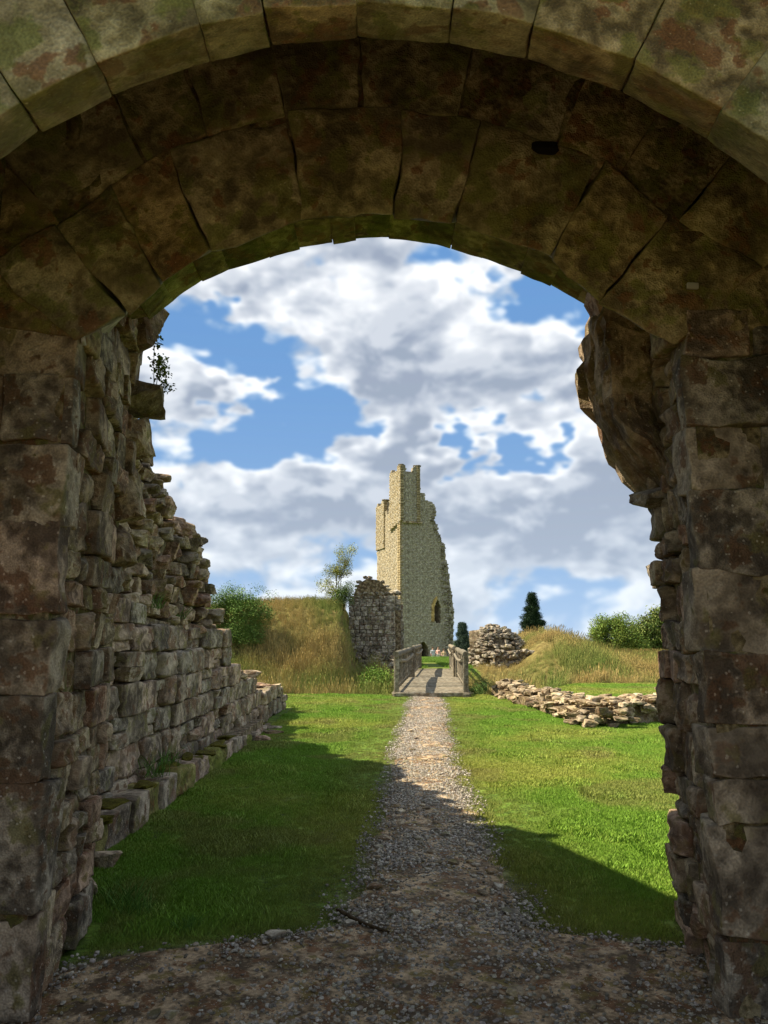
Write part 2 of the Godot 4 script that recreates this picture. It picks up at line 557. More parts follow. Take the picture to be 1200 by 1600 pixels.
func conifer(label: String, at: Vector3, tall: float, wide: float, col: Color, sprig: Mesh) -> void:
	var t := thing("conifer", label, "tree", at)
	obj("trunk", tube([Vector3(0, -0.3, 0), Vector3(0, tall * 0.5, 0), Vector3(0, tall * 0.98, 0)], [tall * 0.028, tall * 0.018, 0.02], 7), M.bark, t)
	var st := SurfaceTool.new()
	st.begin(Mesh.PRIMITIVE_TRIANGLES)
	var xfs := []
	var cols := []
	for i in 190:
		var u := pow(rng.randf(), 1.15)
		var y := tall * (0.08 + 0.9 * u)
		var a := rr(0, TAU)
		var l := wide * pow(1.0 - u, 0.85) * rr(0.55, 1.05) + 0.15
		var tip := Vector3(cos(a) * l, y - l * 0.22, sin(a) * l)
		st.append_from(tube([Vector3(0, y, 0), tip], [0.04, 0.012], 4), 0, Transform3D.IDENTITY)
		for k in int(8 + l * 14):
			var p := Vector3(0, y, 0).lerp(tip, sqrt(rr(0.05, 1.0))) + Vector3(rr(-1, 1), rr(-0.7, 0.3), rr(-1, 1)) * 0.28
			xfs.append(place(p, Vector3.ONE * rr(0.8, 1.4), Vector3(rr(-0.5, 0.5), rr(0, TAU), 0)))
			var v := rr(0.6, 1.3)
			cols.append(Color(col.r * v, col.g * v, col.b * v))
	obj("branches", st.commit(), M.bark, t)
	multi("crown", sprig, M.leaf, xfs, cols, t).remove_meta("kind")

# ------------------------------------------------------------------ masonry
func ring_pt(p: Vector2, c: Vector2, out: float) -> Vector2:
	return p + (p - c).normalized() * out

# wall of coursed stones on a vertical plane: from o along u, facing n
func courses(parent: Node, called: String, o: Vector3, u: Vector3, n: Vector3, length: Callable, y0: float, y1: float, ch: Vector2, cw: Vector2, depth: float, jut: float, meshes: Array, mats: Array, gap := 0.012, tilt := 0.03) -> int:
	var y := y0
	var count := 0
	var yaw := atan2(-u.z, u.x)
	while y < y1 - 0.03:
		var hh := minf(rr(ch.x, ch.y), y1 - y)
		if y1 - y - hh < ch.x * 0.5: hh = y1 - y
		var span: Vector2 = length.call(y + hh * 0.5)
		var s := span.x - rr(0.0, cw.x * 0.4)
		while s < span.y - 0.02:
			var ww := rr(cw.x, cw.y)
			if span.y - s - ww < cw.x * 0.5: ww = span.y - s
			var hv := hh * rr(0.94, 1.03)
			var pos := o + u * (s + ww * 0.5) + Vector3(0, y + hh * 0.5, 0) - n * (depth * 0.5 - rr(-jut, jut))
			var b := Basis(Vector3.UP, yaw) * Basis.from_euler(Vector3(rr(-tilt, tilt), rr(-tilt, tilt), rr(-tilt, tilt) * 1.2)) * Basis.from_scale(Vector3(ww - gap, hv - gap, depth))
			if rng.randf() < 0.5: b = b * Basis(Vector3.UP, PI)
			obj(called, pick(meshes), pick(mats), parent, Transform3D(b, pos))
			count += 1
			s += ww
		y += hh
	return count

func arch_stones(parent: Node, called: String, near: Array, far: Array, c: Vector2, z0: float, z1: float, r0: float, r1: float, amp: float, mats: Array, sd: float, uneven := 0.012) -> void:
	for i in near.size() - 1:
		var gap := 0.003 if uneven > 0.01 else -0.01
		var e: float = rr(-uneven, uneven)
		var a: Vector2 = near[i].lerp(near[i + 1], gap)
		var b: Vector2 = near[i + 1].lerp(near[i], gap)
		var fa: Vector2 = far[i].lerp(far[i + 1], gap)
		var fb: Vector2 = far[i + 1].lerp(far[i], gap)
		var zz := z0 + rr(-0.012, 0.014)
		var q := []
		for p in [ring_pt(a, c, r0 + e), ring_pt(b, c, r0 + e), ring_pt(b, c, r1), ring_pt(a, c, r1)]: q.append(Vector3(p.x, p.y, zz))
		for p in [ring_pt(fa, c, r0 + e), ring_pt(fb, c, r0 + e), ring_pt(fb, c, r1), ring_pt(fa, c, r1)]: q.append(Vector3(p.x, p.y, z1))
		obj(called, wedge_mesh(q, sd + i * 1.7, 0.022, amp), pick(mats), parent)

func along(pts: Array, n: int, jitter: float) -> Array:   # n + 1 points evenly along a polyline
	var len := 0.0
	for i in pts.size() - 1: len += pts[i].distance_to(pts[i + 1])
	var out := []
	for k in n + 1:
		var t := len * (k + (rr(-jitter, jitter) if k > 0 and k < n else 0.0)) / n
		for i in pts.size() - 1:
			var l: float = pts[i].distance_to(pts[i + 1])
			if t <= l + 1e-4 or i == pts.size() - 2:
				out.append(pts[i].lerp(pts[i + 1], clampf(t / l, 0, 1)))
				break
			t -= l
	return out

func build_gateway() -> void:
	var t := thing("castle_gateway", "dark medieval stone gateway with nested segmental arches framing the view", "gateway")
	# the splayed arch that stands on the jambs
	var pb := [Vector2(-1.50, 3.03), Vector2(-1.25, 3.17), Vector2(-1.08, 3.33), Vector2(-0.857, 3.51), Vector2(-0.40, 3.655), Vector2(0.05, 3.69), Vector2(0.36, 3.635), Vector2(0.82, 3.46), Vector2(1.05, 3.22), Vector2(1.42, 3.02)]
	var pf := [Vector2(-1.66, 3.40), Vector2(-1.50, 3.70), Vector2(-1.24, 3.90), Vector2(-1.00, 4.02), Vector2(-0.50, 4.20), Vector2(0.03, 4.29), Vector2(0.52, 4.18), Vector2(0.97, 3.98), Vector2(1.36, 3.74), Vector2(1.60, 3.40)]
	var cb := Vector2(-0.08, 1.75)
	var hole := PackedVector2Array([Vector2(-3.6, 3.0)])
	for p in pb: hole.append(ring_pt(p, cb, 0.50))
	hole.append_array(PackedVector2Array([Vector2(3.6, 3.0), Vector2(3.6, 5.5), Vector2(-3.6, 5.5)]))
	var splay := obj("splayed_arch", prism(hole, -3.592, -4.40), M.mortar, t)
	arch_stones(splay, "voussoir", pb, pf, cb, -3.57, -4.42, 0.0, 0.60, 0.040, M.brown, 1.0)
	var up := []
	for p in pb: up.append(ring_pt(p, cb, 0.61))
	var up2 := along(up, 10, 0.22)
	arch_stones(splay, "facing_stone", up2, up2, cb, -3.58, -4.1, 0.0, 0.62, 0.036, M.brown, 31.0)
	var up3 := []
	for p in up2: up3.append(ring_pt(p, cb, 0.63))
	up3 = along(up3, 9, 0.2)
	arch_stones(splay, "facing_stone", up3, up3, cb, -3.57, -4.1, 0.0, 0.6, 0.02, M.brown, 61.0)
	for s in [-1.0, 1.0]:
		var q := []
		var x0: float = 2.6 * s
		var x1: float = 1.47 * s + (-0.03 if s < 0 else -0.06)
		for p in [Vector2(x0, 3.20), Vector2(x1, 3.05), Vector2(x1, 3.62), Vector2(x0, 3.62)]: q.append(Vector3(p.x, p.y, -3.575))
		for p in [Vector2(x0, 3.20), Vector2(x1, 3.05), Vector2(x1, 3.62), Vector2(x0, 3.62)]: q.append(Vector3(p.x, p.y, -3.9))
		obj("springer", wedge_mesh(q, 9.0 + s, 0.04, 0.02), pick(M.brown), splay)
	# thin outer ring; its green tint holds algae and light bounced off grass
	var pc := []
	for p in [Vector2(-1.44, 3.54), Vector2(-1.22, 3.74), Vector2(-1.07, 3.83), Vector2(-0.80, 3.93), Vector2(-0.52, 4.01), Vector2(-0.25, 4.06), Vector2(0.02, 4.085), Vector2(0.30, 4.045), Vector2(0.56, 3.965), Vector2(0.99, 3.79), Vector2(1.36, 3.56)]:
		pc.append(Vector2(p.x * 1.067, 1.6 + (p.y - 1.6) * 1.067))
	var hole2 := PackedVector2Array([Vector2(-3.6, 3.3)])
	var cc := Vector2(-0.03, 1.9)
	for p in pc: hole2.append(ring_pt(p, cc, 0.008))
	hole2.append_array(PackedVector2Array([Vector2(3.6, 3.3), Vector2(3.6, 5.2), Vector2(2.0, 5.5), Vector2(0.6, 5.3), Vector2(-0.8, 5.5), Vector2(-3.6, 5.4)]))
	var ring := obj("green_tinted_arch", prism(hole2, -4.47, -4.76), M.mortar, t)
	var pcs := along(pc, 15, 0.2)
	arch_stones(ring, "voussoir", pcs, pcs, cc, -4.45, -4.80, 0.0, 0.26, 0.014, M.moss_bounce_stone, 91.0, 0.004)
	# chamfered arch over the viewer's side
	var near := []
	var far := []
	var ca := Vector2(-0.05, 1.75)
	for k in 21:
		var a := deg_to_rad(180.0 - 9.0 * k + (rr(-1.6, 1.6) if k > 0 and k < 20 else 0.0))
		near.append(ca + Vector2(cos(a), sin(a)) * 1.79)
		far.append(ca + Vector2(cos(a), sin(a)) * 1.862)
	var hole3 := PackedVector2Array([Vector2(-3.4, 0.0)])
	hole3.append(Vector2(-1.95, 0.0))
	for k in 21: hole3.append(ring_pt(near[k], ca, 0.085))
	hole3.append_array(PackedVector2Array([Vector2(1.88, 0.0), Vector2(3.4, 0.0), Vector2(3.4, 5.0), Vector2(-3.4, 5.0)]))
	var cham := obj("chamfered_arch", prism(hole3, -2.118, -2.30), M.mortar, t)
	for k in 20:
		var q := []
		for e in [[near[k], 0.0], [near[k + 1], 0.0], [near[k + 1], 0.42], [near[k], 0.42]]:
			var p := ring_pt(e[0], ca, e[1] + rr(-0.006, 0.006))
			q.append(Vector3(p.x, p.y, -2.10))
		for e in [[far[k], 0.0], [far[k + 1], 0.0], [far[k + 1], 0.38], [far[k], 0.38]]:
			var p := ring_pt(e[0], ca, e[1])
			q.append(Vector3(p.x, p.y, -2.33))
		obj("voussoir", wedge_mesh(q, 130.0 + k, 0.03, 0.014), pick(M.brown), cham)
	for k in 7:
		var a := deg_to_rad(165.0 - 22.0 * k)
		var b := deg_to_rad(143.6 - 22.0 * k)
		var q := []
		for e in [[a, 2.215], [b, 2.215], [b, 2.75], [a, 2.75]]: q.append(Vector3(ca.x + cos(e[0]) * e[1], ca.y + sin(e[0]) * e[1], -2.11))
		for e in [[a, 2.215], [b, 2.215], [b, 2.75], [a, 2.75]]: q.append(Vector3(ca.x + cos(e[0]) * e[1], ca.y + sin(e[0]) * e[1], -2.3))
		obj("facing_stone", wedge_mesh(q, 170.0 + k, 0.025, 0.014), pick(M.brown), cham)
	# jambs: dressed blocks towards the viewer, rubble on the reveals
	for s in [-1, 1]:
		var xn := -1.50 if s < 0 else 1.45
		var xf := -1.66 if s < 0 else 1.66
		var poly := PackedVector2Array([Vector2(3.6 * s, -3.592), Vector2(xn + 0.045 * s, -3.592), Vector2(xf + 0.06 * s, -4.72), Vector2(3.6 * s, -4.72)])
		var jamb := obj("jamb", standing(poly, -0.2, 5.5), M.mortar, t)
		var hs := [0.0, 0.42, 0.96, 1.36, 1.71, 2.13, 2.53, 2.86, 3.22] if s < 0 else [0.0, 0.33, 0.79, 0.99, 1.22, 1.55, 1.92, 2.3, 2.62, 2.96, 3.2]
		for i in hs.size() - 1:
			var x := 0.0
			var k := 0
			while x < 1.1:
				var ww := (0.34 if (i + (1 if s > 0 else 0)) % 2 == 0 else 0.62) if k == 0 else rr(0.4, 0.7)
				var deep := (0.24 if i % 2 == 1 else 0.14) if k == 0 else 0.28
				var q := []
				var xa: float = (absf(xn) + x) * s
				var xb: float = (absf(xn) + x + ww) * s
				var z0 := -3.57 + rr(-0.015, 0.012)
				var taper: float = 0.10 * deep / 1.1 * s if k == 0 else 0.0
				for p in [Vector2(xa, hs[i] + 0.002), Vector2(xb, hs[i] + 0.002), Vector2(xb, hs[i + 1] - 0.002), Vector2(xa, hs[i + 1] - 0.002)]: q.append(Vector3(p.x, p.y, z0))
				for p in [Vector2(xa + taper, hs[i] + 0.002), Vector2(xb, hs[i] + 0.002), Vector2(xb, hs[i + 1] - 0.002), Vector2(xa + taper, hs[i + 1] - 0.002)]: q.append(Vector3(p.x, p.y, z0 - deep))
				obj("block", wedge_mesh(q, 200.0 + i * 3 + k * 1.3 + s * 40.0, 0.03, 0.04), pick(M.jamb), jamb)
				x += ww + 0.008
				k += 1
		if s < 0: obj("wall_core", box(Vector3(-2.6, 1.2, -5.08), Vector3(-1.76, 4.3, -4.70)), M.mortar, jamb)
		# reveal
		var u := Vector3(xf - xn, 0, -1.15).normalized()
		var nn := Vector3(-s, 0, 0)
		var start := Vector3(xn, 0, -3.60)
		courses(jamb, "rubble_stone", start, u, nn, func(y: float): return Vector2(0.13 + 0.1 * absf(sin(y * 9.0)), 1.12 + 0.07 * sin(y * 23.0) + 0.05 * sin(y * 51.0) + (0.13 * y if s < 0 else 0.0)), 0.0, 3.30 if s > 0 else 3.95, Vector2(0.11, 0.25), Vector2(0.13, 0.36), 0.22, 0.035, BLK.slice(2) + RCK.slice(0, 4), M.rubble, 0.004, 0.09)
	# what is left of the outer order, hanging from the right side and standing out on the left
	var edge := [[2.50, 1.62], [2.60, 1.54], [2.77, 1.41], [2.97, 1.345], [3.10, 1.33], [3.29, 1.29], [3.45, 1.31], [3.6, 1.34], [3.95, 1.40]]
	var cuts := []
	for i in 23: cuts.append(-0.5 + i / 22.0)
	obj("broken_order", cube_mesh(cuts, func(p: Vector3):
		var y := 2.5 + 1.4 * (p.y + 0.5)
		var x := lerpf(prof(edge, y), 1.95, p.x + 0.5)
		var z := -4.32 - 0.52 * (0.5 - p.z) - 0.10 * (p.x + 0.5) + 0.12 * maxf(0.0, 2.9 - y)
		var layer := floorf((z + 0.35 * x) * 9.0 + 0.3 * sin(y * 5.0))
		var step := 0.045 * nz.get_noise_2d(layer * 310.0, floorf(y * 2.6 + layer * 0.37) * 470.0) * sm(0.5, -0.5, p.x)
		var v := Vector3(x + step * 1.6, y + step * (1.0 - sm(-0.5, -0.3, p.y)), z)
		return v + wobble(v, 4.0, 0.05, 180.0) + wobble(v, 6.0, 0.035, 600.0), true), M.rubble[1], t)
	for e in [[Vector3(1.66, 2.44, -4.55), Vector3(0.34, 0.14, 0.36), 0.0], [Vector3(1.40, 3.70, -4.62), Vector3(0.24, 0.3, 0.4), 0.3]]:
		obj("hanging_stone", pick(RCK), pick(M.rubble), t, place(e[0], e[1], Vector3(0.1, rr(-0.3, 0.3), e[2])))
	for e in [[Vector3(-1.74, 3.72, -5.05), Vector3(0.42, 0.4, 0.4), 0.1], [Vector3(-1.76, 3.26, -5.22), Vector3(0.44, 0.24, 0.5), 0.0], [Vector3(-1.80, 2.95, -5.15), Vector3(0.4, 0.35, 0.4), 0.2], [Vector3(-1.82, 2.55, -5.1), Vector3(0.4, 0.4, 0.36), 0.1], [Vector3(-1.82, 2.2, -5.05), Vector3(0.4, 0.34, 0.36), 0.1]]:
		obj("projecting_stone", pick(RCK), pick(M.rubble), t, place(e[0], e[1], Vector3(0.1, rr(-0.3, 0.3), e[2])))
	# unseen passage walls and mass overhead; roof overhang added to dim the near arch
	for s in [-1, 1]:
		var a: float = 1.92 * s
		obj("passage_wall", box(Vector3(minf(a, 3.4 * s), -0.2, -3.655), Vector3(maxf(a, 3.4 * s), 5.0, -2.305)), M.brown[0], t)
		obj("passage_wall", box(Vector3(minf(a, 3.4 * s), -0.2, -2.135), Vector3(maxf(a, 3.4 * s), 5.0, -1.6)), M.brown[1], t)
	obj("shading_roof", box(Vector3(-3.4, 5.005, -4.46), Vector3(3.4, 5.35, 0.3)), M.brown[2], t)

func prof(k: Array, d: float) -> float:
	if d <= k[0][0]: return k[0][1]
	for i in k.size() - 1:
		if d < k[i + 1][0]: return lerpf(k[i][1], k[i + 1][1], (d - k[i][0]) / (k[i + 1][0] - k[i][0]))
	return k[k.size() - 1][1]

func build_curtain_wall() -> void:
	var t := thing("ruined_wall", "tall broken stone wall running from the gateway along the lawn, stepping down", "wall", Vector3(-2.35, 0, -4.8))
	var o := Vector3(2.35, 0, 4.8)      # children in world places
	var low := [[4.8, 1.95], [7.1, 1.93], [12.0, 1.72], [12.4, 1.62], [12.6, 1.02], [14.8, 0.98], [15.0, 0.74], [18.8, 0.48], [19.1, 0.40]]
	var core := PackedVector2Array([Vector2(-19.0, -0.1)])
	for e in low: core.append(Vector2(-e[0], e[1] - 0.06))
	core.append(Vector2(-4.8, -0.1))
	core = PackedVector2Array(core)
	var rev := PackedVector2Array()
	for i in core.size(): rev.append(Vector2(core[i].x, core[i].y))
	var ordered := PackedVector2Array([Vector2(-4.8, -0.1)])
	for e in low: ordered.append(Vector2(-e[0], e[1] - 0.06))
	ordered.append(Vector2(-19.0, -0.1))
	# polygon in (z, y) drawn out along x
	var turn := Transform3D(Basis(Vector3(0, 0, 1), Vector3(0, 1, 0), Vector3(-1, 0, 0)), o)
	var face := obj("facing", prism(ordered, 2.44, 3.7), M.mortar_grey, t, turn)
	var inv := turn.affine_inverse()
	# dressed face
	var holder := face
	var y := 0.0
	var idx := 0
	for hh in [0.34, 0.30, 0.27, 0.30, 0.28, 0.26, 0.24]:
		var d := 4.9 + rr(0.0, 0.3)
		while d < 19.0:
			var ww := rr(0.30, 0.72)
			var top := prof(low, d + ww * 0.5)
			if y + hh * 0.6 < top and d + ww < 19.25:
				var h2 := minf(hh, top - y + 0.03) * rr(0.90, 1.06)
				var p := Vector3(-2.35 - 0.15 + rr(-0.07, 0.05), y + h2 * 0.5, -(d + ww * 0.5))
				var b := Basis.from_euler(Vector3(rr(-0.03, 0.03), PI * 0.5 + rr(-0.05, 0.05), rr(-0.04, 0.04))) * Basis.from_scale(Vector3(ww - 0.012, h2 - 0.01, 0.30))
				var mt: Material = pick(M.coursed)
				if ww > 0.36 and rng.randf() < 0.3:
					var cut := rr(0.38, 0.62)
					for part in 2:
						var hp := h2 * (cut if part == 0 else 1.0 - cut)
						var q := p + Vector3(rr(-0.03, 0.03), (-0.5 * h2 + 0.5 * hp) if part == 0 else (0.5 * h2 - 0.5 * hp), 0)
						obj("block", pick(BLK.slice(2) + RCK.slice(0, 2)), pick(M.coursed), holder, inv * Transform3D(Basis.from_euler(Vector3(rr(-0.04, 0.04), PI * 0.5 + rr(-0.06, 0.06), rr(-0.06, 0.06))) * Basis.from_scale(Vector3(ww - 0.01, hp - 0.006, 0.30)), o + q))
				else:
					obj("block", pick(BLK.slice(2)), mt, holder, inv * Transform3D(b, o + p))
				idx += 1
			d += ww
		y += hh
	# ragged top of the lower parts
	for i in 130:
		var d := rr(8.0, 19.0)
		var top := prof(low, d)
		var x := -2.45 - rr(0.0, 1.1)
		obj("top_stone", pick(RCK), pick(M.core_stone), holder, inv * place(o + Vector3(x, top + rr(-0.07, 0.05), -d), Vector3(rr(0.18, 0.4), rr(0.08, 0.17), rr(0.2, 0.42)), Vector3(rr(-0.15, 0.15), rr(0, TAU), rr(-0.15, 0.15))))
	# rough core that stands above
	var high := [[4.8, 5.3], [5.9, 4.9], [6.4, 4.7], [6.95, 4.5], [7.15, 4.15], [7.3, 3.8], [8.1, 3.68], [8.7, 3.5], [9.1, 3.2], [9.6, 3.1], [10.5, 2.95], [10.75, 2.6], [10.8, 2.25], [11.3, 1.95], [11.9, 1.75]]
	var up := PackedVector2Array([Vector2(-4.8, 1.7)])
	for e in high: up.append(Vector2(-e[0] + 0.12, e[1] - 0.12))
	up.append(Vector2(-11.8, 1.6))
	var rubble := obj("rubble_core", prism(up, 2.62, 3.9), M.mortar_grey, t, turn)
	y = 1.84
	while y < 5.0:
		var hh := rr(0.10, 0.2)
		var d := 4.9
		while d < 11.9:
			var ww := rr(0.14, 0.42)
			if y + hh * 0.5 < prof(high, d + ww * 0.5):
				var near_top := prof(high, d + ww * 0.5) - y
				var x := -2.58 - 0.05 * (y - 1.8) + rr(-0.10, 0.09)
				var b := Basis.from_euler(Vector3(rr(-0.12, 0.12), PI * 0.5 + rr(-0.3, 0.3), rr(-0.1, 0.1))) * Basis.from_scale(Vector3(ww * 1.08, hh * 1.05, rr(0.28, 0.5)))
				if d > 6.6: obj("stone", pick(RCK), pick(M.core_stone), rubble, inv * Transform3D(b, o + Vector3(x, y + hh * 0.5, -(d + ww * 0.5))))
			d += ww
		y += hh
	for i in 70:      # stones along the broken edge
		var d := rr(7.4, 11.9)
		var top := prof(high, d)
		obj("stone", pick(RCK), pick(M.core_stone), rubble, inv * place(o + Vector3(-2.6 - rr(0.0, 0.7), top + rr(-0.1, 0.03), -d), Vector3(rr(0.2, 0.45), rr(0.1, 0.2), rr(0.2, 0.4)), Vector3(rr(-0.15, 0.15), rr(0, TAU), rr(-0.12, 0.12))))
	# mossy footing
	var foot := obj("footing", box(Vector3(-2.5, -0.1, -14.3), Vector3(-2.17, 0.2, -5.2)), M.mortar_grey, t, Transform3D(Basis.IDENTITY, o))
	var d := 5.2
	while d < 14.6:
		var ww := rr(0.3, 0.6)
		var hh := (0.30 - 0.022 * maxf(0.0, d - 7.0)) * rr(0.88, 1.1)
		if d > 12.4: hh *= 0.7
		obj("block", pick(BLK), pick(M.coursed if rng.randf() < 0.78 else M.moss_bounce_stone), foot, place(Vector3(-2.28 + rr(-0.03, 0.03), hh * 0.5 - 0.02, -(d + ww * 0.5)), Vector3(ww - 0.01, hh, 0.34), Vector3(rr(-0.05, 0.05), PI * 0.5 + rr(-0.08, 0.08), rr(-0.05, 0.05))))
		if rng.randf() < 0.85:
			obj("moss_cushion", pick(RCK), M.moss, foot, place(Vector3(-2.3 + rr(-0.05, 0.09), hh - 0.02, -(d + ww * rr(0.2, 0.8))), Vector3(ww * rr(0.6, 1.2), 0.07, rr(0.15, 0.3)), Vector3(rr(-0.1, 0.1), PI * 0.5 + rr(-0.3, 0.3), rr(-0.1, 0.1))))
		d += ww
	for e in [[-2.02, 5.9, 0.22, 0.13], [-1.9, 5.2, 0.26, 0.16], [-1.85, 4.95, 0.16, 0.1], [-1.98, 13.0, 0.3, 0.08], [-1.92, 13.9, 0.34, 0.07], [-2.0, 14.5, 0.3, 0.08]]:
		obj("fallen_stone", pick(RCK), pick(M.core_stone), foot, place(Vector3(e[0], e[3] * 0.35, -e[1]), Vector3(e[2], e[3], e[2] * 0.8), Vector3(0, rr(0, TAU), 0)))

func build_low_wall() -> void:
	var t := thing("low_wall", "low crumbling rubble wall turning a corner on the sunlit lawn", "wall", Vector3(3.4, 0, -19.0))
	var o := Vector3(-3.4, 0, 19.0)
	# first run
	var run := obj("rubble_run", standing(PackedVector2Array([Vector2(3.2, -23.6), Vector2(3.85, -23.4), Vector2(4.75, -15.4), Vector2(3.75, -15.3)]), -0.1, 0.2), M.mortar_pale, t, Transform3D(Basis.IDENTITY, o))
	for i in 295:
		var u := rng.randf()
		var d := lerpf(23.7, 15.1, u)
		var c := lerpf(3.15, 3.62, u)
		var wdt := lerpf(0.75, 1.25, u)
		var v := rng.randf()
		var x := c + v * wdt
		var y := (0.40 + 0.06 * sin(u * 17.0)) * pow(sin(PI * clampf(v, 0.02, 0.98)), 0.35) * rr(0.25, 1.0) if v < 0.25 else (0.36 + 0.07 * sin(u * 15.0)) * rr(0.8, 1.1)
		obj("stone", pick(RCK), pick(M.pale), run, place(Vector3(x, maxf(y - 0.03, 0.04), -d), Vector3(rr(0.14, 0.36), rr(0.06, 0.13), rr(0.12, 0.28)), Vector3(rr(-0.18, 0.18), rr(0, TAU), rr(-0.18, 0.18))))
	# second run, higher, dressed towards the viewer
	var run2 := obj("rubble_run", standing(PackedVector2Array([Vector2(4.35, -15.35), Vector2(8.8, -15.9), Vector2(8.8, -16.7), Vector2(4.4, -16.2)]), -0.1, 0.36), M.mortar_pale, t, Transform3D(Basis.IDENTITY, o))
	for i in 260:
		var u := rng.randf()
		var x := lerpf(4.25, 8.6, u)
		var d := lerpf(15.25, 15.8, u) + rng.randf() * 0.9
		var front := d - lerpf(15.25, 15.8, u) < 0.15
		var top := 0.42 + 0.24 * sm(0.1, 0.45, u) + 0.05 * sin(u * 40.0)
		var y := top * rr(0.1, 1.0) if front else top * rr(0.85, 1.05)
		obj("stone", pick(RCK), pick(M.pale), run2, place(Vector3(x, maxf(y - 0.03, 0.05), -d), Vector3(rr(0.18, 0.42), rr(0.08, 0.17), rr(0.16, 0.34)), Vector3(rr(-0.15, 0.15), rr(-0.5, 0.5), rr(-0.15, 0.15))))
	for i in 26:     # spill at the corner
		obj("stone", pick(RCK), pick(M.pale), run2, place(Vector3(rr(3.6, 4.7), rr(0.02, 0.3), -rr(14.75, 15.4)), Vector3(rr(0.15, 0.35), rr(0.07, 0.15), rr(0.15, 0.3)), Vector3(rr(-0.2, 0.2), rr(0, TAU), rr(-0.2, 0.2))))

# stones over a face given by polygons; returns transforms and colours for one MultiMesh
func clad(xfs: Array, cols: Array, o: Vector3, u: Vector3, n: Vector3, poly: PackedVector2Array, holes: Array, w: Vector2, h: Vector2, c0: Color, c1: Color, jut: float) -> void:
	var lo := Vector2(1e9, 1e9)
	var hi := -lo
	for p in poly:
		lo = lo.min(p)
		hi = hi.max(p)
	var y := lo.y
	var yaw := atan2(-u.z, u.x)
	while y < hi.y:
		var hh := rr(h.x, h.y)
		var x := lo.x - rr(0, w.x)
		while x < hi.x:
			var ww := rr(w.x, w.y)
			var p := Vector2(x + ww * 0.5, y + hh * 0.5)
			var ok := Geometry2D.is_point_in_polygon(p, poly)
			for q in holes:
				if Geometry2D.is_point_in_polygon(p, q): ok = false
			if ok:
				var b := Basis(Vector3.UP, yaw) * Basis.from_euler(Vector3(rr(-0.05, 0.05), rr(-0.05, 0.05), rr(-0.04, 0.04))) * Basis.from_scale(Vector3(ww * 0.97, hh * 0.93, 0.3))
				xfs.append(Transform3D(b, o + u * p.x + Vector3(0, p.y, 0) + n * (rr(-jut, jut) - 0.10)))
				var k := rr(0.90, 1.08)
				var c := c0.lerp(c1, rng.randf())
				cols.append(Color(c.r * k, c.g * k, c.b * k))
			x += ww
		y += hh

func slab(parent: Node, called: String, poly: PackedVector2Array, o: Vector3, u: Vector3, n: Vector3, thick: float, m: Material) -> MeshInstance3D:
	return obj(called, prism(poly, 0.0, -thick), m, parent, Transform3D(Basis(u, Vector3.UP, n), o))

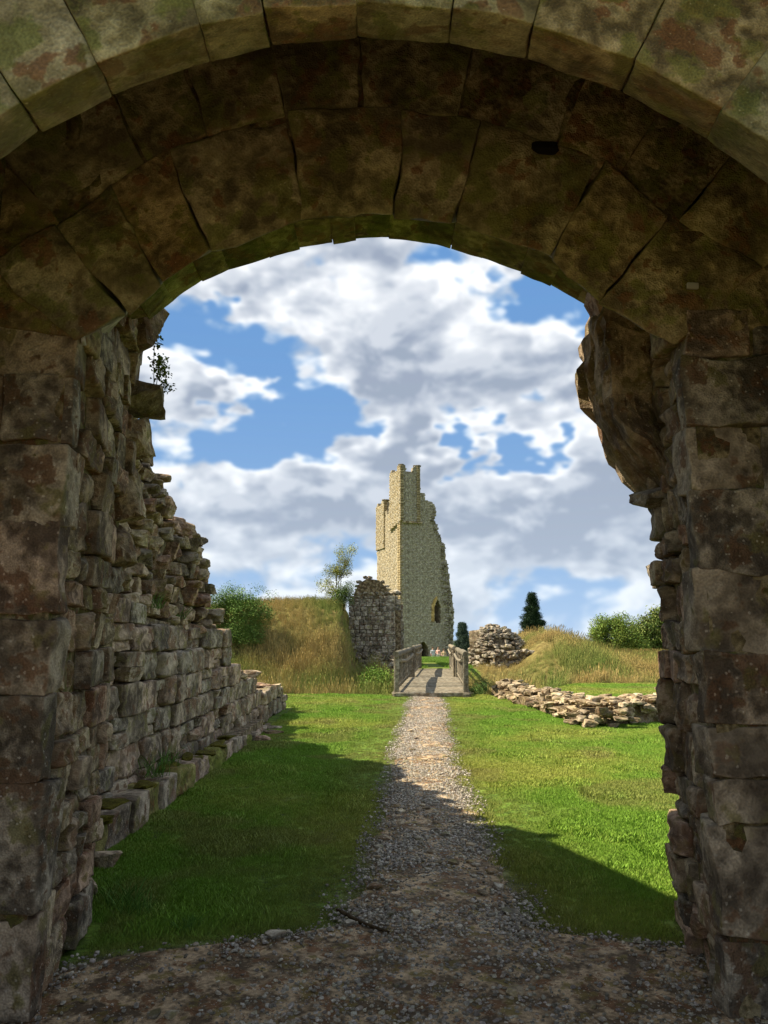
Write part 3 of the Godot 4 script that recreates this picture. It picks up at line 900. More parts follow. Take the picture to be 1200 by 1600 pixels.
func build_tower() -> void:
	var o := Vector3(2.42, -0.9, -105.0)
	var t := thing("castle_tower", "tall pale ruined keep tower with stepped broken right side and turrets", "tower", o)
	var th := deg_to_rad(20.0)
	var u := Vector3(cos(th), 0, -sin(th))          # along the front, to the right
	var n := Vector3(sin(th), 0, cos(th))
	var v := Vector3(-sin(th), 0, -cos(th))         # along the left side, away
	var nl := Vector3(-cos(th), 0, sin(th))
	var k := 0.0857 / cos(th)
	var pale := Color(0.61, 0.57, 0.485)
	var pale2 := Color(0.55, 0.52, 0.45)
	var gold := Color(0.54, 0.45, 0.29)
	# front outline, metres from the corner and above the foot
	var front := PackedVector2Array([Vector2(0, 0), Vector2(7.5, 0), Vector2(7.55, 3.2), Vector2(7.65, 6.4), Vector2(7.4, 8.6), Vector2(7.0, 11.2), Vector2(6.75, 13.3), Vector2(6.4, 13.6), Vector2(6.35, 15.7), Vector2(5.85, 15.9), Vector2(5.8, 16.4), Vector2(5.35, 17.2), Vector2(5.1, 18.6), Vector2(4.85, 18.8), Vector2(4.95, 19.7), Vector2(5.15, 20.2), Vector2(5.1, 20.8), Vector2(4.5, 21.6), Vector2(3.5, 21.7), Vector2(3.45, 22.7), Vector2(2.6, 22.8), Vector2(0, 22.8)])
	var win := PackedVector2Array([Vector2(4.75, 4.8), Vector2(5.75, 4.8), Vector2(5.75, 7.0), Vector2(5.5, 7.7), Vector2(5.2, 8.05), Vector2(4.9, 7.5), Vector2(4.75, 6.9)])
	var door := PackedVector2Array([Vector2(2.3, 0.0), Vector2(3.9, 0.0), Vector2(3.85, 1.3), Vector2(3.4, 2.2), Vector2(3.0, 2.3), Vector2(2.6, 1.9)])
	# front cut into pieces round the openings
	var pieces := Geometry2D.clip_polygons(front, PackedVector2Array([Vector2(4.75, -1), Vector2(5.75, -1), Vector2(5.75, 7.0), Vector2(5.5, 7.7), Vector2(5.2, 8.05), Vector2(4.9, 7.5), Vector2(4.75, 6.9)]))
	var wall: MeshInstance3D = null
	for p in pieces:
		for q in Geometry2D.clip_polygons(p, PackedVector2Array([Vector2(2.3, -1), Vector2(3.9, -1), Vector2(3.85, 1.3), Vector2(3.4, 2.2), Vector2(3.0, 2.3), Vector2(2.6, 1.9)])):
			wall = slab(t, "front_wall", q, Vector3.ZERO, u, n, 1.8, M.tower_mortar)
	slab(t, "window_apron", PackedVector2Array([Vector2(4.75, 0), Vector2(5.75, 0), Vector2(5.75, 4.8), Vector2(4.75, 4.8)]), -n * 0.02, u, n, 1.7, M.tower_mortar)
	var xfs := []
	var cols := []
	clad(xfs, cols, Vector3.ZERO, u, n, front, [win, door], Vector2(0.2, 0.46), Vector2(0.15, 0.24), pale, pale2, 0.03)
	# rougher broken core along the right edge
	for i in 420:
		var y := rr(0.1, 20.5)
		var xx := 0.0
		for q in 40:
			if Geometry2D.is_point_in_polygon(Vector2(8.0 - q * 0.1, y), front):
				xx = 8.0 - q * 0.1
				break
		var inw := rr(-0.1, 1.2 if y < 13.0 else 0.3)
		xfs.append(place(u * (xx - inw) + Vector3(0, y, 0) + n * rr(-1.7, 0.05) * (1.0 if inw < 0.15 else 0.02), Vector3(rr(0.25, 0.6), rr(0.15, 0.32), rr(0.3, 0.5)), Vector3(rr(-0.2, 0.2), rr(0, TAU), rr(-0.2, 0.2))))
		var c := pale2.lerp(Color(0.24, 0.21, 0.16), rng.randf()) * rr(0.8, 1.15)
		cols.append(c)
	multi("front_masonry", SMALL[3], M.stone_tint, xfs, cols, t)
	# left side
	var left := PackedVector2Array([Vector2(0, 0), Vector2(10, 0), Vector2(10, 20.4), Vector2(6.3, 20.2), Vector2(6.3, 21.0), Vector2(5.7, 21.0), Vector2(5.7, 20.3), Vector2(5.0, 20.3), Vector2(5.0, 21.4), Vector2(4.0, 21.6), Vector2(0, 21.6)])
	slab(t, "side_wall", left, -v * 0.0 + nl * 0.0 - n * 0.02, v, nl, 1.8, M.tower_mortar)
	var x2 := []
	var c2 := []
	clad(x2, c2, Vector3.ZERO, v, nl, left, [], Vector2(0.2, 0.46), Vector2(0.15, 0.24), pale, Color(0.60, 0.52, 0.37), 0.03)
	multi("side_masonry", SMALL[3], M.stone_tint, x2, c2, t)
	# corner buttress strip of golden ashlar and the crack line
	var x5 := []
	var c5 := []
	var y5 := 0.0
	while y5 < 24.5:
		var hh := rr(0.28, 0.42)
		for e in [0.0, 0.55]:
			x5.append(place(nl * 0.12 + v * (0.18 + e) + Vector3(0, y5 + hh * 0.5, 0), Vector3(0.5, hh * 0.92, 0.34), Vector3(0, atan2(-v.z, v.x), 0)))
			c5.append(gold * rr(0.75, 1.15))
		y5 += hh
	multi("corner_ashlar", SMALL[3], M.stone_tint, x5, c5, t)
	# turrets
	for e in [[-0.15, 2.75, -0.12, 4.0, 18.6, 26.5, true], [0.0, 2.0, 6.9, 10.2, 15.6, 22.7, false]]:
		var a: float = e[0]
		var b: float = e[1]
		var y0: float = e[4]
		var y1: float = e[5]
		var q := []
		for c in [[a, e[2]], [b, e[2]], [b, e[3]], [a, e[3]]]:
			var w: Vector3 = u * c[0] + v * c[1]
			q.append(Vector2(w.x, w.z))
		var tur := obj("turret", standing(PackedVector2Array(q), y0, y1 - 0.9), M.tower_mortar, t, Transform3D(Basis.IDENTITY, nl * 0.15 + n * 0.1))
		var oo := nl * 0.15 + n * 0.1
		var fr := PackedVector2Array([Vector2(a, y0), Vector2(b, y0), Vector2(b, y1 - 0.1), Vector2(b - 0.5, y1), Vector2(b - 1.0, y1 - 0.3), Vector2(b - 1.1, y1 - 1.1), Vector2(a + 0.85, y1 - 1.2), Vector2(a + 0.8, y1), Vector2(a, y1 + 0.1)])
		var sd := PackedVector2Array([Vector2(e[2], y0), Vector2(e[3], y0 - (0.8 if e[6] else 0.0)), Vector2(e[3], y1 - 0.6), Vector2(e[3] - 0.9, y1 - 0.1), Vector2(e[3] - 1.0, y1 - 0.7), Vector2(e[2] + 1.0, y1 - 0.7), Vector2(e[2] + 0.9, y1), Vector2(e[2], y1 + 0.1)])
		slab(tur, "parapet", fr, u * 0.0 + v * e[2], u, n, 0.5, M.tower_mortar)
		slab(tur, "parapet", sd, u * a, v, nl, 0.5, M.tower_mortar)
		var x3 := []
		var c3 := []
		clad(x3, c3, v * e[2] + n * 0.02, u, n, fr, [], Vector2(0.2, 0.42), Vector2(0.18, 0.26), pale, pale2, 0.03)
		clad(x3, c3, u * a + nl * 0.02, v, nl, sd, [], Vector2(0.2, 0.42), Vector2(0.18, 0.26), pale, gold, 0.03)
		# golden quoins up the turret's edges and its cap stones
		var yq := y0
		while yq < y1 - 0.1:
			for cx in [a, b]:
				x3.append(place(u * (cx + (0.2 if cx == a else -0.2)) + v * e[2] + n * 0.06 + Vector3(0, yq + 0.17, 0), Vector3(0.5, 0.31, 0.36), Vector3(0, th, 0)))
				c3.append(gold * rr(0.7, 1.05))
			yq += 0.34
		for i in 12:
			x3.append(place(u * (rr(a, a + 0.6) if i % 2 else rr(b - 0.6, b)) + v * (e[2] + rr(0, 0.3)) + Vector3(0, y1 - 0.0, 0), Vector3(rr(0.3, 0.6), 0.22, 0.5), Vector3(0, rr(0, TAU), 0)))
			c3.append(Color(0.26, 0.24, 0.20))
		multi("turret_masonry", SMALL[3], M.stone_tint, x3, c3, tur)
	# string course under the main turret, drawn stone by stone
	for i in 6:
		obj("corbel", BLK[i % 4], M.pale[i % 3], t, place(u * (0.2 + i * 0.5) + n * 0.2 + Vector3(0, 18.5, 0), Vector3(0.48, 0.25, 0.4), Vector3(0, th, 0)))
	# narrow broken pier beside the stepped edge
	obj("broken_pier", rock_mesh(77, 8, 1.0), M.pale[1], t, place(u * 6.35 + Vector3(0, 13.8, 0) - n * 0.7, Vector3(0.9, 4.2, 1.6), Vector3(0, th, 0)))
	# window dressings
	var wd := slab(t, "window_arch", PackedVector2Array([Vector2(4.25, 5.0), Vector2(4.72, 5.0), Vector2(4.72, 6.9), Vector2(4.9, 7.5), Vector2(5.2, 8.08), Vector2(5.15, 8.5), Vector2(4.7, 8.1), Vector2(4.35, 7.3)]), n * 0.09, u, n, 0.5, M.gold)
	# opposite walls of the tower, seen dimly through the openings
	slab(t, "rear_wall", PackedVector2Array([Vector2(0.2, 0), Vector2(7.2, 0), Vector2(7.0, 8.5), Vector2(5.0, 12.5), Vector2(0.2, 14.5)]), v * 9.0, u, n, 1.0, M.tower_mortar)
	slab(t, "cross_wall", PackedVector2Array([Vector2(1.8, 0), Vector2(9.0, 0), Vector2(9.0, 6.0), Vector2(1.8, 9.0)]), u * 6.9, v, -nl, 0.9, M.tower_mortar)

func build_far_ruins() -> void:
	# gate pier beyond the bridge
	var o := Vector3(-0.5, 0.1, -42.0)
	var t := thing("gate_pier", "thick ruined stone gate pier with rounded top beside the bridge end", "ruin", o)
	var front := PackedVector2Array([Vector2(-1.35, 0), Vector2(0.95, 0), Vector2(0.95, 3.9), Vector2(0.75, 4.35), Vector2(0.2, 4.85), Vector2(-0.45, 4.95), Vector2(-0.95, 4.6), Vector2(-1.2, 4.1), Vector2(-1.35, 3.2)])
	var inner := PackedVector2Array()
	for p in front: inner.append(Vector2(p.x * 0.94, p.y * 0.97))
	var body := obj("front_face", prism(inner, -0.02, -1.4), M.mortar_pale, t)
	var y := 0.0
	while y < 5.0:
		var hh := rr(0.17, 0.27)
		var x := -1.4
		while x < 0.95:
			var ww := rr(0.22, 0.42)
			var c := Vector2(x + ww * 0.5, y + hh * 0.5)
			if Geometry2D.is_point_in_polygon(c, front):
				var rub := y > 3.7
				obj("stone", pick(RCK) if rub else pick(BLK), pick(M.wall_mid), body, place(Vector3(c.x, c.y, -0.1 - (0.25 * (y - 3.7) if rub else 0.0) + rr(-0.03, 0.03)), Vector3(ww * (1.1 if rub else 0.94), hh * (0.75 if rub else 0.92), 0.35), Vector3(rr(-0.04, 0.04), rr(-0.06, 0.06), rr(-0.04, 0.04))))
			x += ww
		y += hh
	# deep reveal with upright grooves on the passage side
	var side := obj("reveal", box(Vector3(0.9, 0, -5.2), Vector3(1.42, 3.1, -0.42)), M.mortar_grey, t)
	for e in [[-0.25, 3.85, 1.02], [-0.95, 3.6, 1.36], [-1.9, 3.5, 1.2], [-2.9, 3.3, 1.5], [-4.0, 2.9, 1.42], [-4.9, 2.5, 1.62]]:
		y = 0.0
		while y < e[1]:
			var hh := rr(0.3, 0.5)
			obj("stone", pick(BLK), pick(M.wall_mid), side, place(Vector3(e[2] - 0.2, y + hh * 0.5, e[0]), Vector3(0.55, hh * 0.95, 0.62), Vector3(0, rr(-0.05, 0.05), 0)))
			y += hh
	for i in 60:
		var z := -rr(0.3, 5.0)
		obj("stone", pick(RCK), pick(M.wall_mid), side, place(Vector3(rr(-0.9, 1.3), 4.3 + z * 0.32 + rr(-0.25, 0.1), z), Vector3(rr(0.3, 0.5), rr(0.15, 0.28), rr(0.3, 0.5)), Vector3(rr(-0.2, 0.2), rr(0, TAU), rr(-0.2, 0.2))))
	var mass := obj("rubble_core", prism(PackedVector2Array([Vector2(-1.2, 0), Vector2(1.0, 0), Vector2(1.0, 3.0), Vector2(0.4, 3.9), Vector2(-0.9, 3.8), Vector2(-1.2, 3.0)]), -1.4, -5.0), M.mortar_grey, t)
	for i in 75:      # slope of fallen stone at the foot
		var x := rr(-1.7, 1.3)
		var f := rng.randf()
		obj("fallen_stone", pick(RCK), pick(M.wall_mid), mass, place(Vector3(x, 1.15 * (1.0 - f) - 0.25 - 0.15 * absf(x), 0.1 + f * 2.2), Vector3(rr(0.25, 0.55), rr(0.13, 0.28), rr(0.25, 0.5)), Vector3(rr(-0.25, 0.25), rr(0, TAU), rr(-0.25, 0.25))))
	# mound of rubble on the other side
	o = Vector3(5.9, 0.1, -42.5)
	t = thing("rubble_mound", "rounded grey rubble stump across the bridge from the gate pier", "ruin", o)
	var heap := obj("core", rock_mesh(88, 10, 1.0), M.mortar_grey, t, place(Vector3(0.3, 0.5, -0.5), Vector3(2.9, 3.2, 2.0)))
	var holder := Node3D.new()
	holder.name = "stonework"
	t.add_child(holder)
	for i in 295:
		var a := rr(0.0, PI) if i < 240 else rr(-0.35 * PI, 1.35 * PI)
		var f := pow(rng.randf(), 0.9)
		var y2 := 2.3 * f
		var r := pow(1.0 - pow(f, 1.7), 0.55) * 1.25 + 0.06
		var cx := cos(a) * r
		obj("stone", pick(RCK), pick(M.wall_mid), holder, place(Vector3(cx * (1.0 if cx < 0 else 1.7), y2, -0.5 + sin(a) * r * 0.9), Vector3(rr(0.2, 0.46), rr(0.1, 0.22), rr(0.25, 0.4)), Vector3(rr(-0.2, 0.2), rr(0, TAU), rr(-0.2, 0.2))))
	o = Vector3(7.25, -0.05, -40.2)
	t = thing("wall_stub", "low broken wall stub in the grass below the rubble stump", "wall", o)
	var stub := obj("core", box(Vector3(-1.6, -0.3, -0.6), Vector3(1.4, 1.0, 0.1)), M.mortar_grey, t)
	for i in 110:
		var x := rr(-1.7, 1.5)
		var fr := rng.randf() < 0.6
		obj("stone", pick(RCK), pick(M.wall_mid), stub, place(Vector3(x, rr(0.0, 1.1) if fr else 1.08 - 0.1 * absf(x), 0.1 if fr else rr(-0.6, 0.1)), Vector3(rr(0.25, 0.5), rr(0.13, 0.25), rr(0.25, 0.4)), Vector3(rr(-0.15, 0.15), rr(0, TAU), rr(-0.15, 0.15))))

func build_bridge() -> void:
	var t := thing("footbridge", "weathered timber footbridge with log handrails over the ditch", "bridge", Vector3(1.36, 0, -22.8))
	var a0 := Vector3(0.36, 0.12, -22.8)
	var a1 := Vector3(1.75, 0.17, -40.2)
	var b0 := Vector3(2.36, 0.12, -22.8)
	var b1 := Vector3(3.5, 0.17, -40.2)
	var inv := Transform3D(Basis.IDENTITY, -t.position)
	var n := 92
	var deck := obj("beam", box(Vector3(0.5, -0.16, -40.0), Vector3(0.68, 0.085, -22.9)), M.timber[0], t, inv * Transform3D(Basis(Vector3.UP, -0.075), Vector3(-1.5, 0, 0.03)))
	obj("beam", box(Vector3(2.1, -0.16, -40.0), Vector3(2.28, 0.085, -22.9)), M.timber[0], t, inv * Transform3D(Basis(Vector3.UP, -0.07), Vector3(-1.45, 0, 0.15)))
	for i in n:
		var f := (i + 0.5) / n
		var l := a0.lerp(a1, f)
		var r := b0.lerp(b1, f)
		obj("plank", BLK[i % 4], pick(M.timber), t, inv * place((l + r) * 0.5 + Vector3(rr(-0.02, 0.02), -0.02 + rr(-0.004, 0.004), 0), Vector3(r.x - l.x + 0.16, 0.045, 0.176), Vector3(0, rr(-0.006, 0.006), rr(-0.004, 0.004))))
	for s in [[a0, a1, 1.0], [b0, b1, -1.0]]:
		for sec in 2:
			var step: float = 0.1 * sec * s[2]
			var p0: Vector3 = s[0].lerp(s[1], 0.004 + 0.5 * sec) + Vector3(step, 0, 0)
			var p1: Vector3 = s[0].lerp(s[1], 0.49 + 0.505 * sec) + Vector3(step, 0, 0)
			var rise := 0.05 * sec
			for e in [p0, p1]:
				obj("post", block_mesh(e.z, [-0.5, -0.45, 0.0, 0.45, 0.5], 0.05, 0.01), pick(M.timber), t, inv * place(e + Vector3(0, 0.36 + rise, 0), Vector3(0.15, 1.35, 0.15), Vector3(rr(-0.02, 0.02), rr(-0.1, 0.1), rr(-0.02, 0.02))))
			var up := Vector3(0, 1.08 + rise, 0)
			var pts := []
			var rad := []
			for k in 9:
				pts.append(p0.lerp(p1, -0.02 + 1.04 * k / 8.0) + up + Vector3(rr(-0.012, 0.012), rr(-0.012, 0.012), 0))
				rad.append(rr(0.085, 0.1))
			obj("handrail", tube(pts, rad, 10, 0.12), pick(M.timber), t, inv)
			var sag := []
			var rad2 := []
			for k in 9:
				var f := k / 8.0
				sag.append(p0.lerp(p1, f) + Vector3(0.1 * s[2], 0.9 + rise - 0.1 * sin(PI * f), 0))
				rad2.append(0.05)
			obj("rail", tube(sag, rad2, 8, 0.15), pick(M.timber), t, inv)
			obj("rail", tube([p0 + Vector3(0, 0.16, 0), p1 + Vector3(0, 0.16, 0)], [0.04, 0.04], 6), pick(M.timber), t, inv)
			for k in 26:
				var q := p0.lerp(p1, (k + 0.7) / 27.0)
				obj("baluster", BLK[k % 4], pick(M.timber), t, inv * place(q + Vector3(rr(-0.01, 0.01), 0.55 + rise, 0), Vector3(0.04, 0.95, 0.05), Vector3(rr(-0.03, 0.03), 0, rr(-0.02, 0.02))))
	var sill := obj("sill", BLK[1], M.timber[1], t, inv * place(Vector3(1.38, 0.06, -22.74), Vector3(2.2, 0.1, 0.12)))

# ------------------------------------------------------------------ people
func person(label: String, at: Vector3, turn: float, bones: Array) -> void:
	# bones: [a, b, ra, rb, colour]; meshed as one surface
	var cs := 0.035
	var lo := Vector3(-0.48, -0.02, -0.34)
	var dim := Vector3i(28, 52, 20)
	var val := PackedFloat32Array()
	val.resize(dim.x * dim.y * dim.z)
	for k in dim.z:
		for j in dim.y:
			for i in dim.x:
				var p := lo + Vector3(i, j, k) * cs
				var s := 0.0
				for b in bones:
					var ab: Vector3 = b[1] - b[0]
					var h := clampf((p - b[0]).dot(ab) / maxf(ab.length_squared(), 1e-6), 0, 1)
					s += exp(-40.0 * (p.distance_to(b[0] + ab * h) - lerpf(b[2], b[3], h)))
				val[(k * dim.y + j) * dim.x + i] = -log(maxf(s, 1e-12)) / 40.0
	var at_cell := {}
	var verts := []
	var s := SurfaceTool.new()
	s.begin(Mesh.PRIMITIVE_TRIANGLES)
	s.set_smooth_group(0)
	var idx := func(i: int, j: int, k: int) -> int: return (k * dim.y + j) * dim.x + i
	for k in dim.z - 1:
		for j in dim.y - 1:
			for i in dim.x - 1:
				var sum := Vector3.ZERO
				var cnt := 0
				for e in [[0,0,0,1,0,0],[0,1,0,1,1,0],[0,0,1,1,0,1],[0,1,1,1,1,1],[0,0,0,0,1,0],[1,0,0,1,1,0],[0,0,1,0,1,1],[1,0,1,1,1,1],[0,0,0,0,0,1],[1,0,0,1,0,1],[0,1,0,0,1,1],[1,1,0,1,1,1]]:
					var va := val[idx.call(i + e[0], j + e[1], k + e[2])]
					var vb := val[idx.call(i + e[3], j + e[4], k + e[5])]
					if (va < 0) != (vb < 0):
						sum += Vector3(i + e[0], j + e[1], k + e[2]).lerp(Vector3(i + e[3], j + e[4], k + e[5]), va / (va - vb))
						cnt += 1
				if cnt > 0:
					at_cell[Vector3i(i, j, k)] = verts.size()
					var p := lo + sum / cnt * cs
					verts.append(p)
					var best := 1e9
					var c := Color.WHITE
					for b in bones:
						var ab: Vector3 = b[1] - b[0]
						var h := clampf((p - b[0]).dot(ab) / maxf(ab.length_squared(), 1e-6), 0, 1)
						var dd := p.distance_to(b[0] + ab * h) - lerpf(b[2], b[3], h)
						if dd < best:
							best = dd
							c = b[4]
					s.set_color(c)
					s.add_vertex(p)
	for cell in at_cell:
		var i: int = cell.x
		var j: int = cell.y
		var k: int = cell.z
		for ax in 3:
			var o := [Vector3i(1, 0, 0), Vector3i(0, 1, 0), Vector3i(0, 0, 1)]
			var u: Vector3i = o[(ax + 1) % 3]
			var w: Vector3i = o[(ax + 2) % 3]
			var q: Vector3i = cell + o[ax]
			if q.x >= dim.x or q.y >= dim.y or q.z >= dim.z: continue
			var va := val[idx.call(i, j, k)]
			var vb := val[idx.call(q.x, q.y, q.z)]
			if (va < 0) == (vb < 0): continue
			if not (at_cell.has(cell - u) and at_cell.has(cell - w) and at_cell.has(cell - u - w)): continue
			var f := [at_cell[cell], at_cell[cell - u], at_cell[cell - u - w], at_cell[cell - w]]
			if va < 0: f.reverse()
			for z in [f[0], f[2], f[1], f[0], f[3], f[2]]: s.add_index(z)
	s.generate_normals()
	var t := thing("person", label, "person", at)
	var body := obj("body", s.commit(), M.cloth, t, Transform3D(Basis(Vector3.UP, turn), Vector3.ZERO))
	var head: Vector3 = bones[0][0]
	# hair as a cap on the back and top of the head
	obj("hair", rock_mesh(3, 5, 1.0), M.hair, t, Transform3D(Basis(Vector3.UP, turn), Vector3.ZERO) * place(head + Vector3(0, 0.06, -0.035), Vector3(0.24, 0.23, 0.24)))

func figure(top: Color, legs: Color, arm: float) -> Array:
	var skin := Color(0.45, 0.28, 0.20)
	return [[Vector3(0, 1.60, 0), Vector3(0, 1.52, 0.01), 0.10, 0.085, skin], [Vector3(0, 1.44, 0), Vector3(0, 1.36, 0), 0.055, 0.06, skin],
		[Vector3(-0.15, 1.32, 0), Vector3(0.15, 1.32, 0), 0.075, 0.075, top], [Vector3(0, 1.25, 0), Vector3(0, 0.98, 0), 0.15, 0.14, top], [Vector3(-0.07, 0.92, 0), Vector3(0.07, 0.92, 0), 0.13, 0.13, legs],
		[Vector3(-0.2, 1.33, 0), Vector3(-0.26, 1.06, 0.02), 0.055, 0.045, top], [Vector3(-0.26, 1.06, 0.02), Vector3(-0.24, 0.84 + arm, 0.1 + arm * 0.5), 0.042, 0.034, skin], [Vector3(-0.24, 0.84 + arm, 0.1 + arm * 0.5), Vector3(-0.235, 0.75 + arm, 0.13 + arm * 0.5), 0.035, 0.025, skin],
		[Vector3(0.2, 1.33, 0), Vector3(0.26, 1.06, 0.0), 0.055, 0.045, top], [Vector3(0.26, 1.06, 0.0), Vector3(0.27, 0.82, 0.05), 0.042, 0.034, skin], [Vector3(0.27, 0.82, 0.05), Vector3(0.27, 0.73, 0.07), 0.035, 0.025, skin],
		[Vector3(-0.09, 0.88, 0), Vector3(-0.1, 0.48, 0.02), 0.09, 0.065, legs], [Vector3(-0.1, 0.48, 0.02), Vector3(-0.1, 0.09, -0.03), 0.06, 0.045, legs], [Vector3(-0.1, 0.045, -0.04), Vector3(-0.11, 0.04, 0.12), 0.045, 0.04, Color(0.1, 0.09, 0.08)],
		[Vector3(0.09, 0.88, 0), Vector3(0.1, 0.48, 0.0), 0.09, 0.065, legs], [Vector3(0.1, 0.48, 0.0), Vector3(0.11, 0.09, -0.02), 0.06, 0.045, legs], [Vector3(0.11, 0.045, -0.03), Vector3(0.12, 0.04, 0.13), 0.045, 0.04, Color(0.1, 0.09, 0.08)]]

# ------------------------------------------------------------------ the scene
func _ready() -> void:
	rng.seed = 20240817
	nz.seed = 3
	nz.frequency = 0.01
	nz.fractal_octaves = 3
	nz2.seed = 8
	nz2.frequency = 0.01
	nz2.fractal_octaves = 4

	var cam := Camera3D.new()
	cam.name = "camera"
	cam.position = Vector3(0, 1.6, 0)
	cam.rotation_degrees = Vector3(9.4, 0, 0)
	cam.fov = 67.0
	cam.near = 0.05
	cam.far = 4000.0
	add_child(cam)
	cam.current = true

	var env := Environment.new()
	env.background_mode = Environment.BG_SKY
	env.sky = make_sky()
	env.background_energy_multiplier = 1.0
	env.tonemap_mode = Environment.TONE_MAPPER_LINEAR
	env.tonemap_exposure = 1.98
	env.sdfgi_enabled = true
	env.ssao_enabled = true
	env.ssil_enabled = true
	var we := WorldEnvironment.new()
	we.name = "world"
	we.environment = env
	add_child(we)

	var sun := DirectionalLight3D.new()
	sun.name = "sun"
	var el := deg_to_rad(48.0)
	var az := deg_to_rad(-2.0)
	sun.basis = Basis.looking_at(-Vector3(-cos(el) * cos(az), sin(el), cos(el) * sin(az)))
	sun.light_color = Color(1.0, 0.95, 0.86)
	sun.light_energy = 1.6
	sun.light_angular_distance = 0.55
	sun.shadow_enabled = true
	add_child(sun)
	print("sky done ", Time.get_ticks_msec())

	# materials
	var t_brown := stone_tex(40, Color(0.38, 0.345, 0.27), Color(0.555, 0.515, 0.405), Color(0.70, 0.66, 0.55), Color(0.44, 0.31, 0.225), Color(0.415, 0.435, 0.235), Color(0.76, 0.74, 0.67), 0.38, 0.47, 0.04)
	var t_grey := stone_tex(60, Color(0.36, 0.33, 0.29), Color(0.555, 0.52, 0.46), Color(0.72, 0.68, 0.61), Color(0.40, 0.30, 0.225), Color(0.43, 0.42, 0.26), Color(0.82, 0.81, 0.77), 0.36, 0.36, 0.09)
	var t_fine := stone_tex(80, Color(0.62, 0.60, 0.56), Color(0.80, 0.78, 0.74), Color(0.98, 0.96, 0.92), Color(0.70, 0.62, 0.52), Color(0.72, 0.72, 0.58), Color.WHITE, 0.3, 0.3, 0.0)
	M.brown = family(t_brown, [Color(1, 1, 1), Color(0.95, 0.95, 0.90), Color(1.05, 1.02, 0.95), Color(0.92, 0.93, 0.87), Color(1.0, 0.95, 0.88)], 0.42, 3.4)
	M.jamb = family(t_grey, [Color(1.0, 0.97, 0.93), Color(0.96, 0.92, 0.88), Color(1.05, 0.98, 0.94), Color(0.96, 0.95, 0.93)], 0.40, 3.6)
	M.rubble = family(t_grey, [Color(1.06, 1.0, 0.94), Color(0.98, 0.92, 0.85), Color(1.08, 0.97, 0.91), Color(0.94, 0.92, 0.89), Color(1.12, 1.08, 1.0)], 0.55, 3.4)
	M.coursed = M.jamb
	M.core_stone = M.rubble
	M.wall_mid = family(t_grey, [Color(1.03, 1.04, 1.04), Color(0.97, 0.97, 0.96), Color(1.10, 1.10, 1.09), Color(0.95, 0.95, 0.95)], 0.4, 2.4)
	M.pale = family(t_grey, [Color(1.12, 1.09, 1.02), Color(1.05, 1.0, 0.92), Color(1.24, 1.20, 1.12), Color(0.96, 0.92, 0.85)], 0.5, 2.4)
	M.moss_bounce_stone = family(t_brown, [Color(0.84, 0.90, 0.60), Color(0.78, 0.82, 0.56), Color(0.90, 0.90, 0.70)], 0.5, 2.6)  # moss green on the footing; on the arch ring also bounced grass light
	M.mortar = mat(t_brown, Color(0.86, 0.83, 0.77), 0.9, 2.0)
	M.mortar_grey = mat(t_grey, Color(0.88, 0.84, 0.77), 0.9, 2.0)
	M.mortar_pale = mat(t_grey, Color(0.85, 0.80, 0.70), 0.9, 2.0)
	M.tower_mortar = mat(t_fine, Color(0.76, 0.72, 0.645), 0.3, 2.0)
	M.gold = mat(t_fine, Color(0.88, 0.76, 0.52), 0.4, 2.0)
	M.stone_tint = mat(t_fine, Color(1, 1, 1), 0.5, 1.0)
	M.stone_tint.vertex_color_use_as_albedo = true
	M.moss = mat(t_fine, Color(0.42, 0.40, 0.13), 2.2, 1.5)
	M.ground = mat(t_fine, Color(1.08, 1.08, 1.08), 0.7, 1.0)
	M.ground.vertex_color_use_as_albedo = true
	M.path = mat(t_grey, Color(1.02, 0.94, 0.84), 0.8, 1.2)
	M.gravel = mat(t_fine, Color(1, 1, 1), 6.0, 0.3)
	M.gravel.vertex_color_use_as_albedo = true
	M.timber = family(t_fine, [Color(0.60, 0.58, 0.53), Color(0.68, 0.655, 0.60), Color(0.55, 0.535, 0.49), Color(0.63, 0.60, 0.54)], 1.1, 0.6)
	M.bark = mat(t_grey, Color(0.50, 0.44, 0.36), 2.0, 1.0)
	M.grass = leafy(Color(0.35, 0.42, 0.12))
	M.leaf = leafy(Color(0.40, 0.45, 0.15))
	M.straw = leafy(Color(0.30, 0.28, 0.14))
	M.cloth = plain(Color.WHITE)
	M.cloth.vertex_color_use_as_albedo = true
	M.hair = plain(Color(0.32, 0.24, 0.17))
	print("textures done ", Time.get_ticks_msec())

	# stone shapes
	for i in 4: BLK.append(block_mesh(i + 1.0, [-0.5, -0.46, -0.4, -0.2, 0.0, 0.2, 0.4, 0.46, 0.5], 0.05, 0.05))
	for i in 4: BLK.append(block_mesh(i + 11.0, [-0.5, -0.45, -0.36, -0.18, 0.0, 0.18, 0.36, 0.45, 0.5], 0.10, 0.11))
	for i in 9: RCK.append(rock_mesh(i + 1, 8, 1.0))
	for i in 3: SMALL.append(rock_mesh(i + 21, 3, 0.8))
	SMALL.append(block_mesh(31.0, [-0.5, -0.4, 0.4, 0.5], 0.1, 0.03))

	# the setting
	var g := obj("ground", ground_mesh(), M.ground, self)
	tag(g, "gently uneven ground of lawn, ditch and grassy banks", "ground", "", "structure")
	var path := obj("path", path_mesh(), M.path, self)
	tag(path, "pale gravel path leading from the gateway to the footbridge", "path", "", "structure")
	print("ground done ", Time.get_ticks_msec())

	build_gateway()
	build_curtain_wall()
	build_low_wall()
	build_tower()
	build_far_ruins()
	build_bridge()
	print("masonry done ", Time.get_ticks_msec())

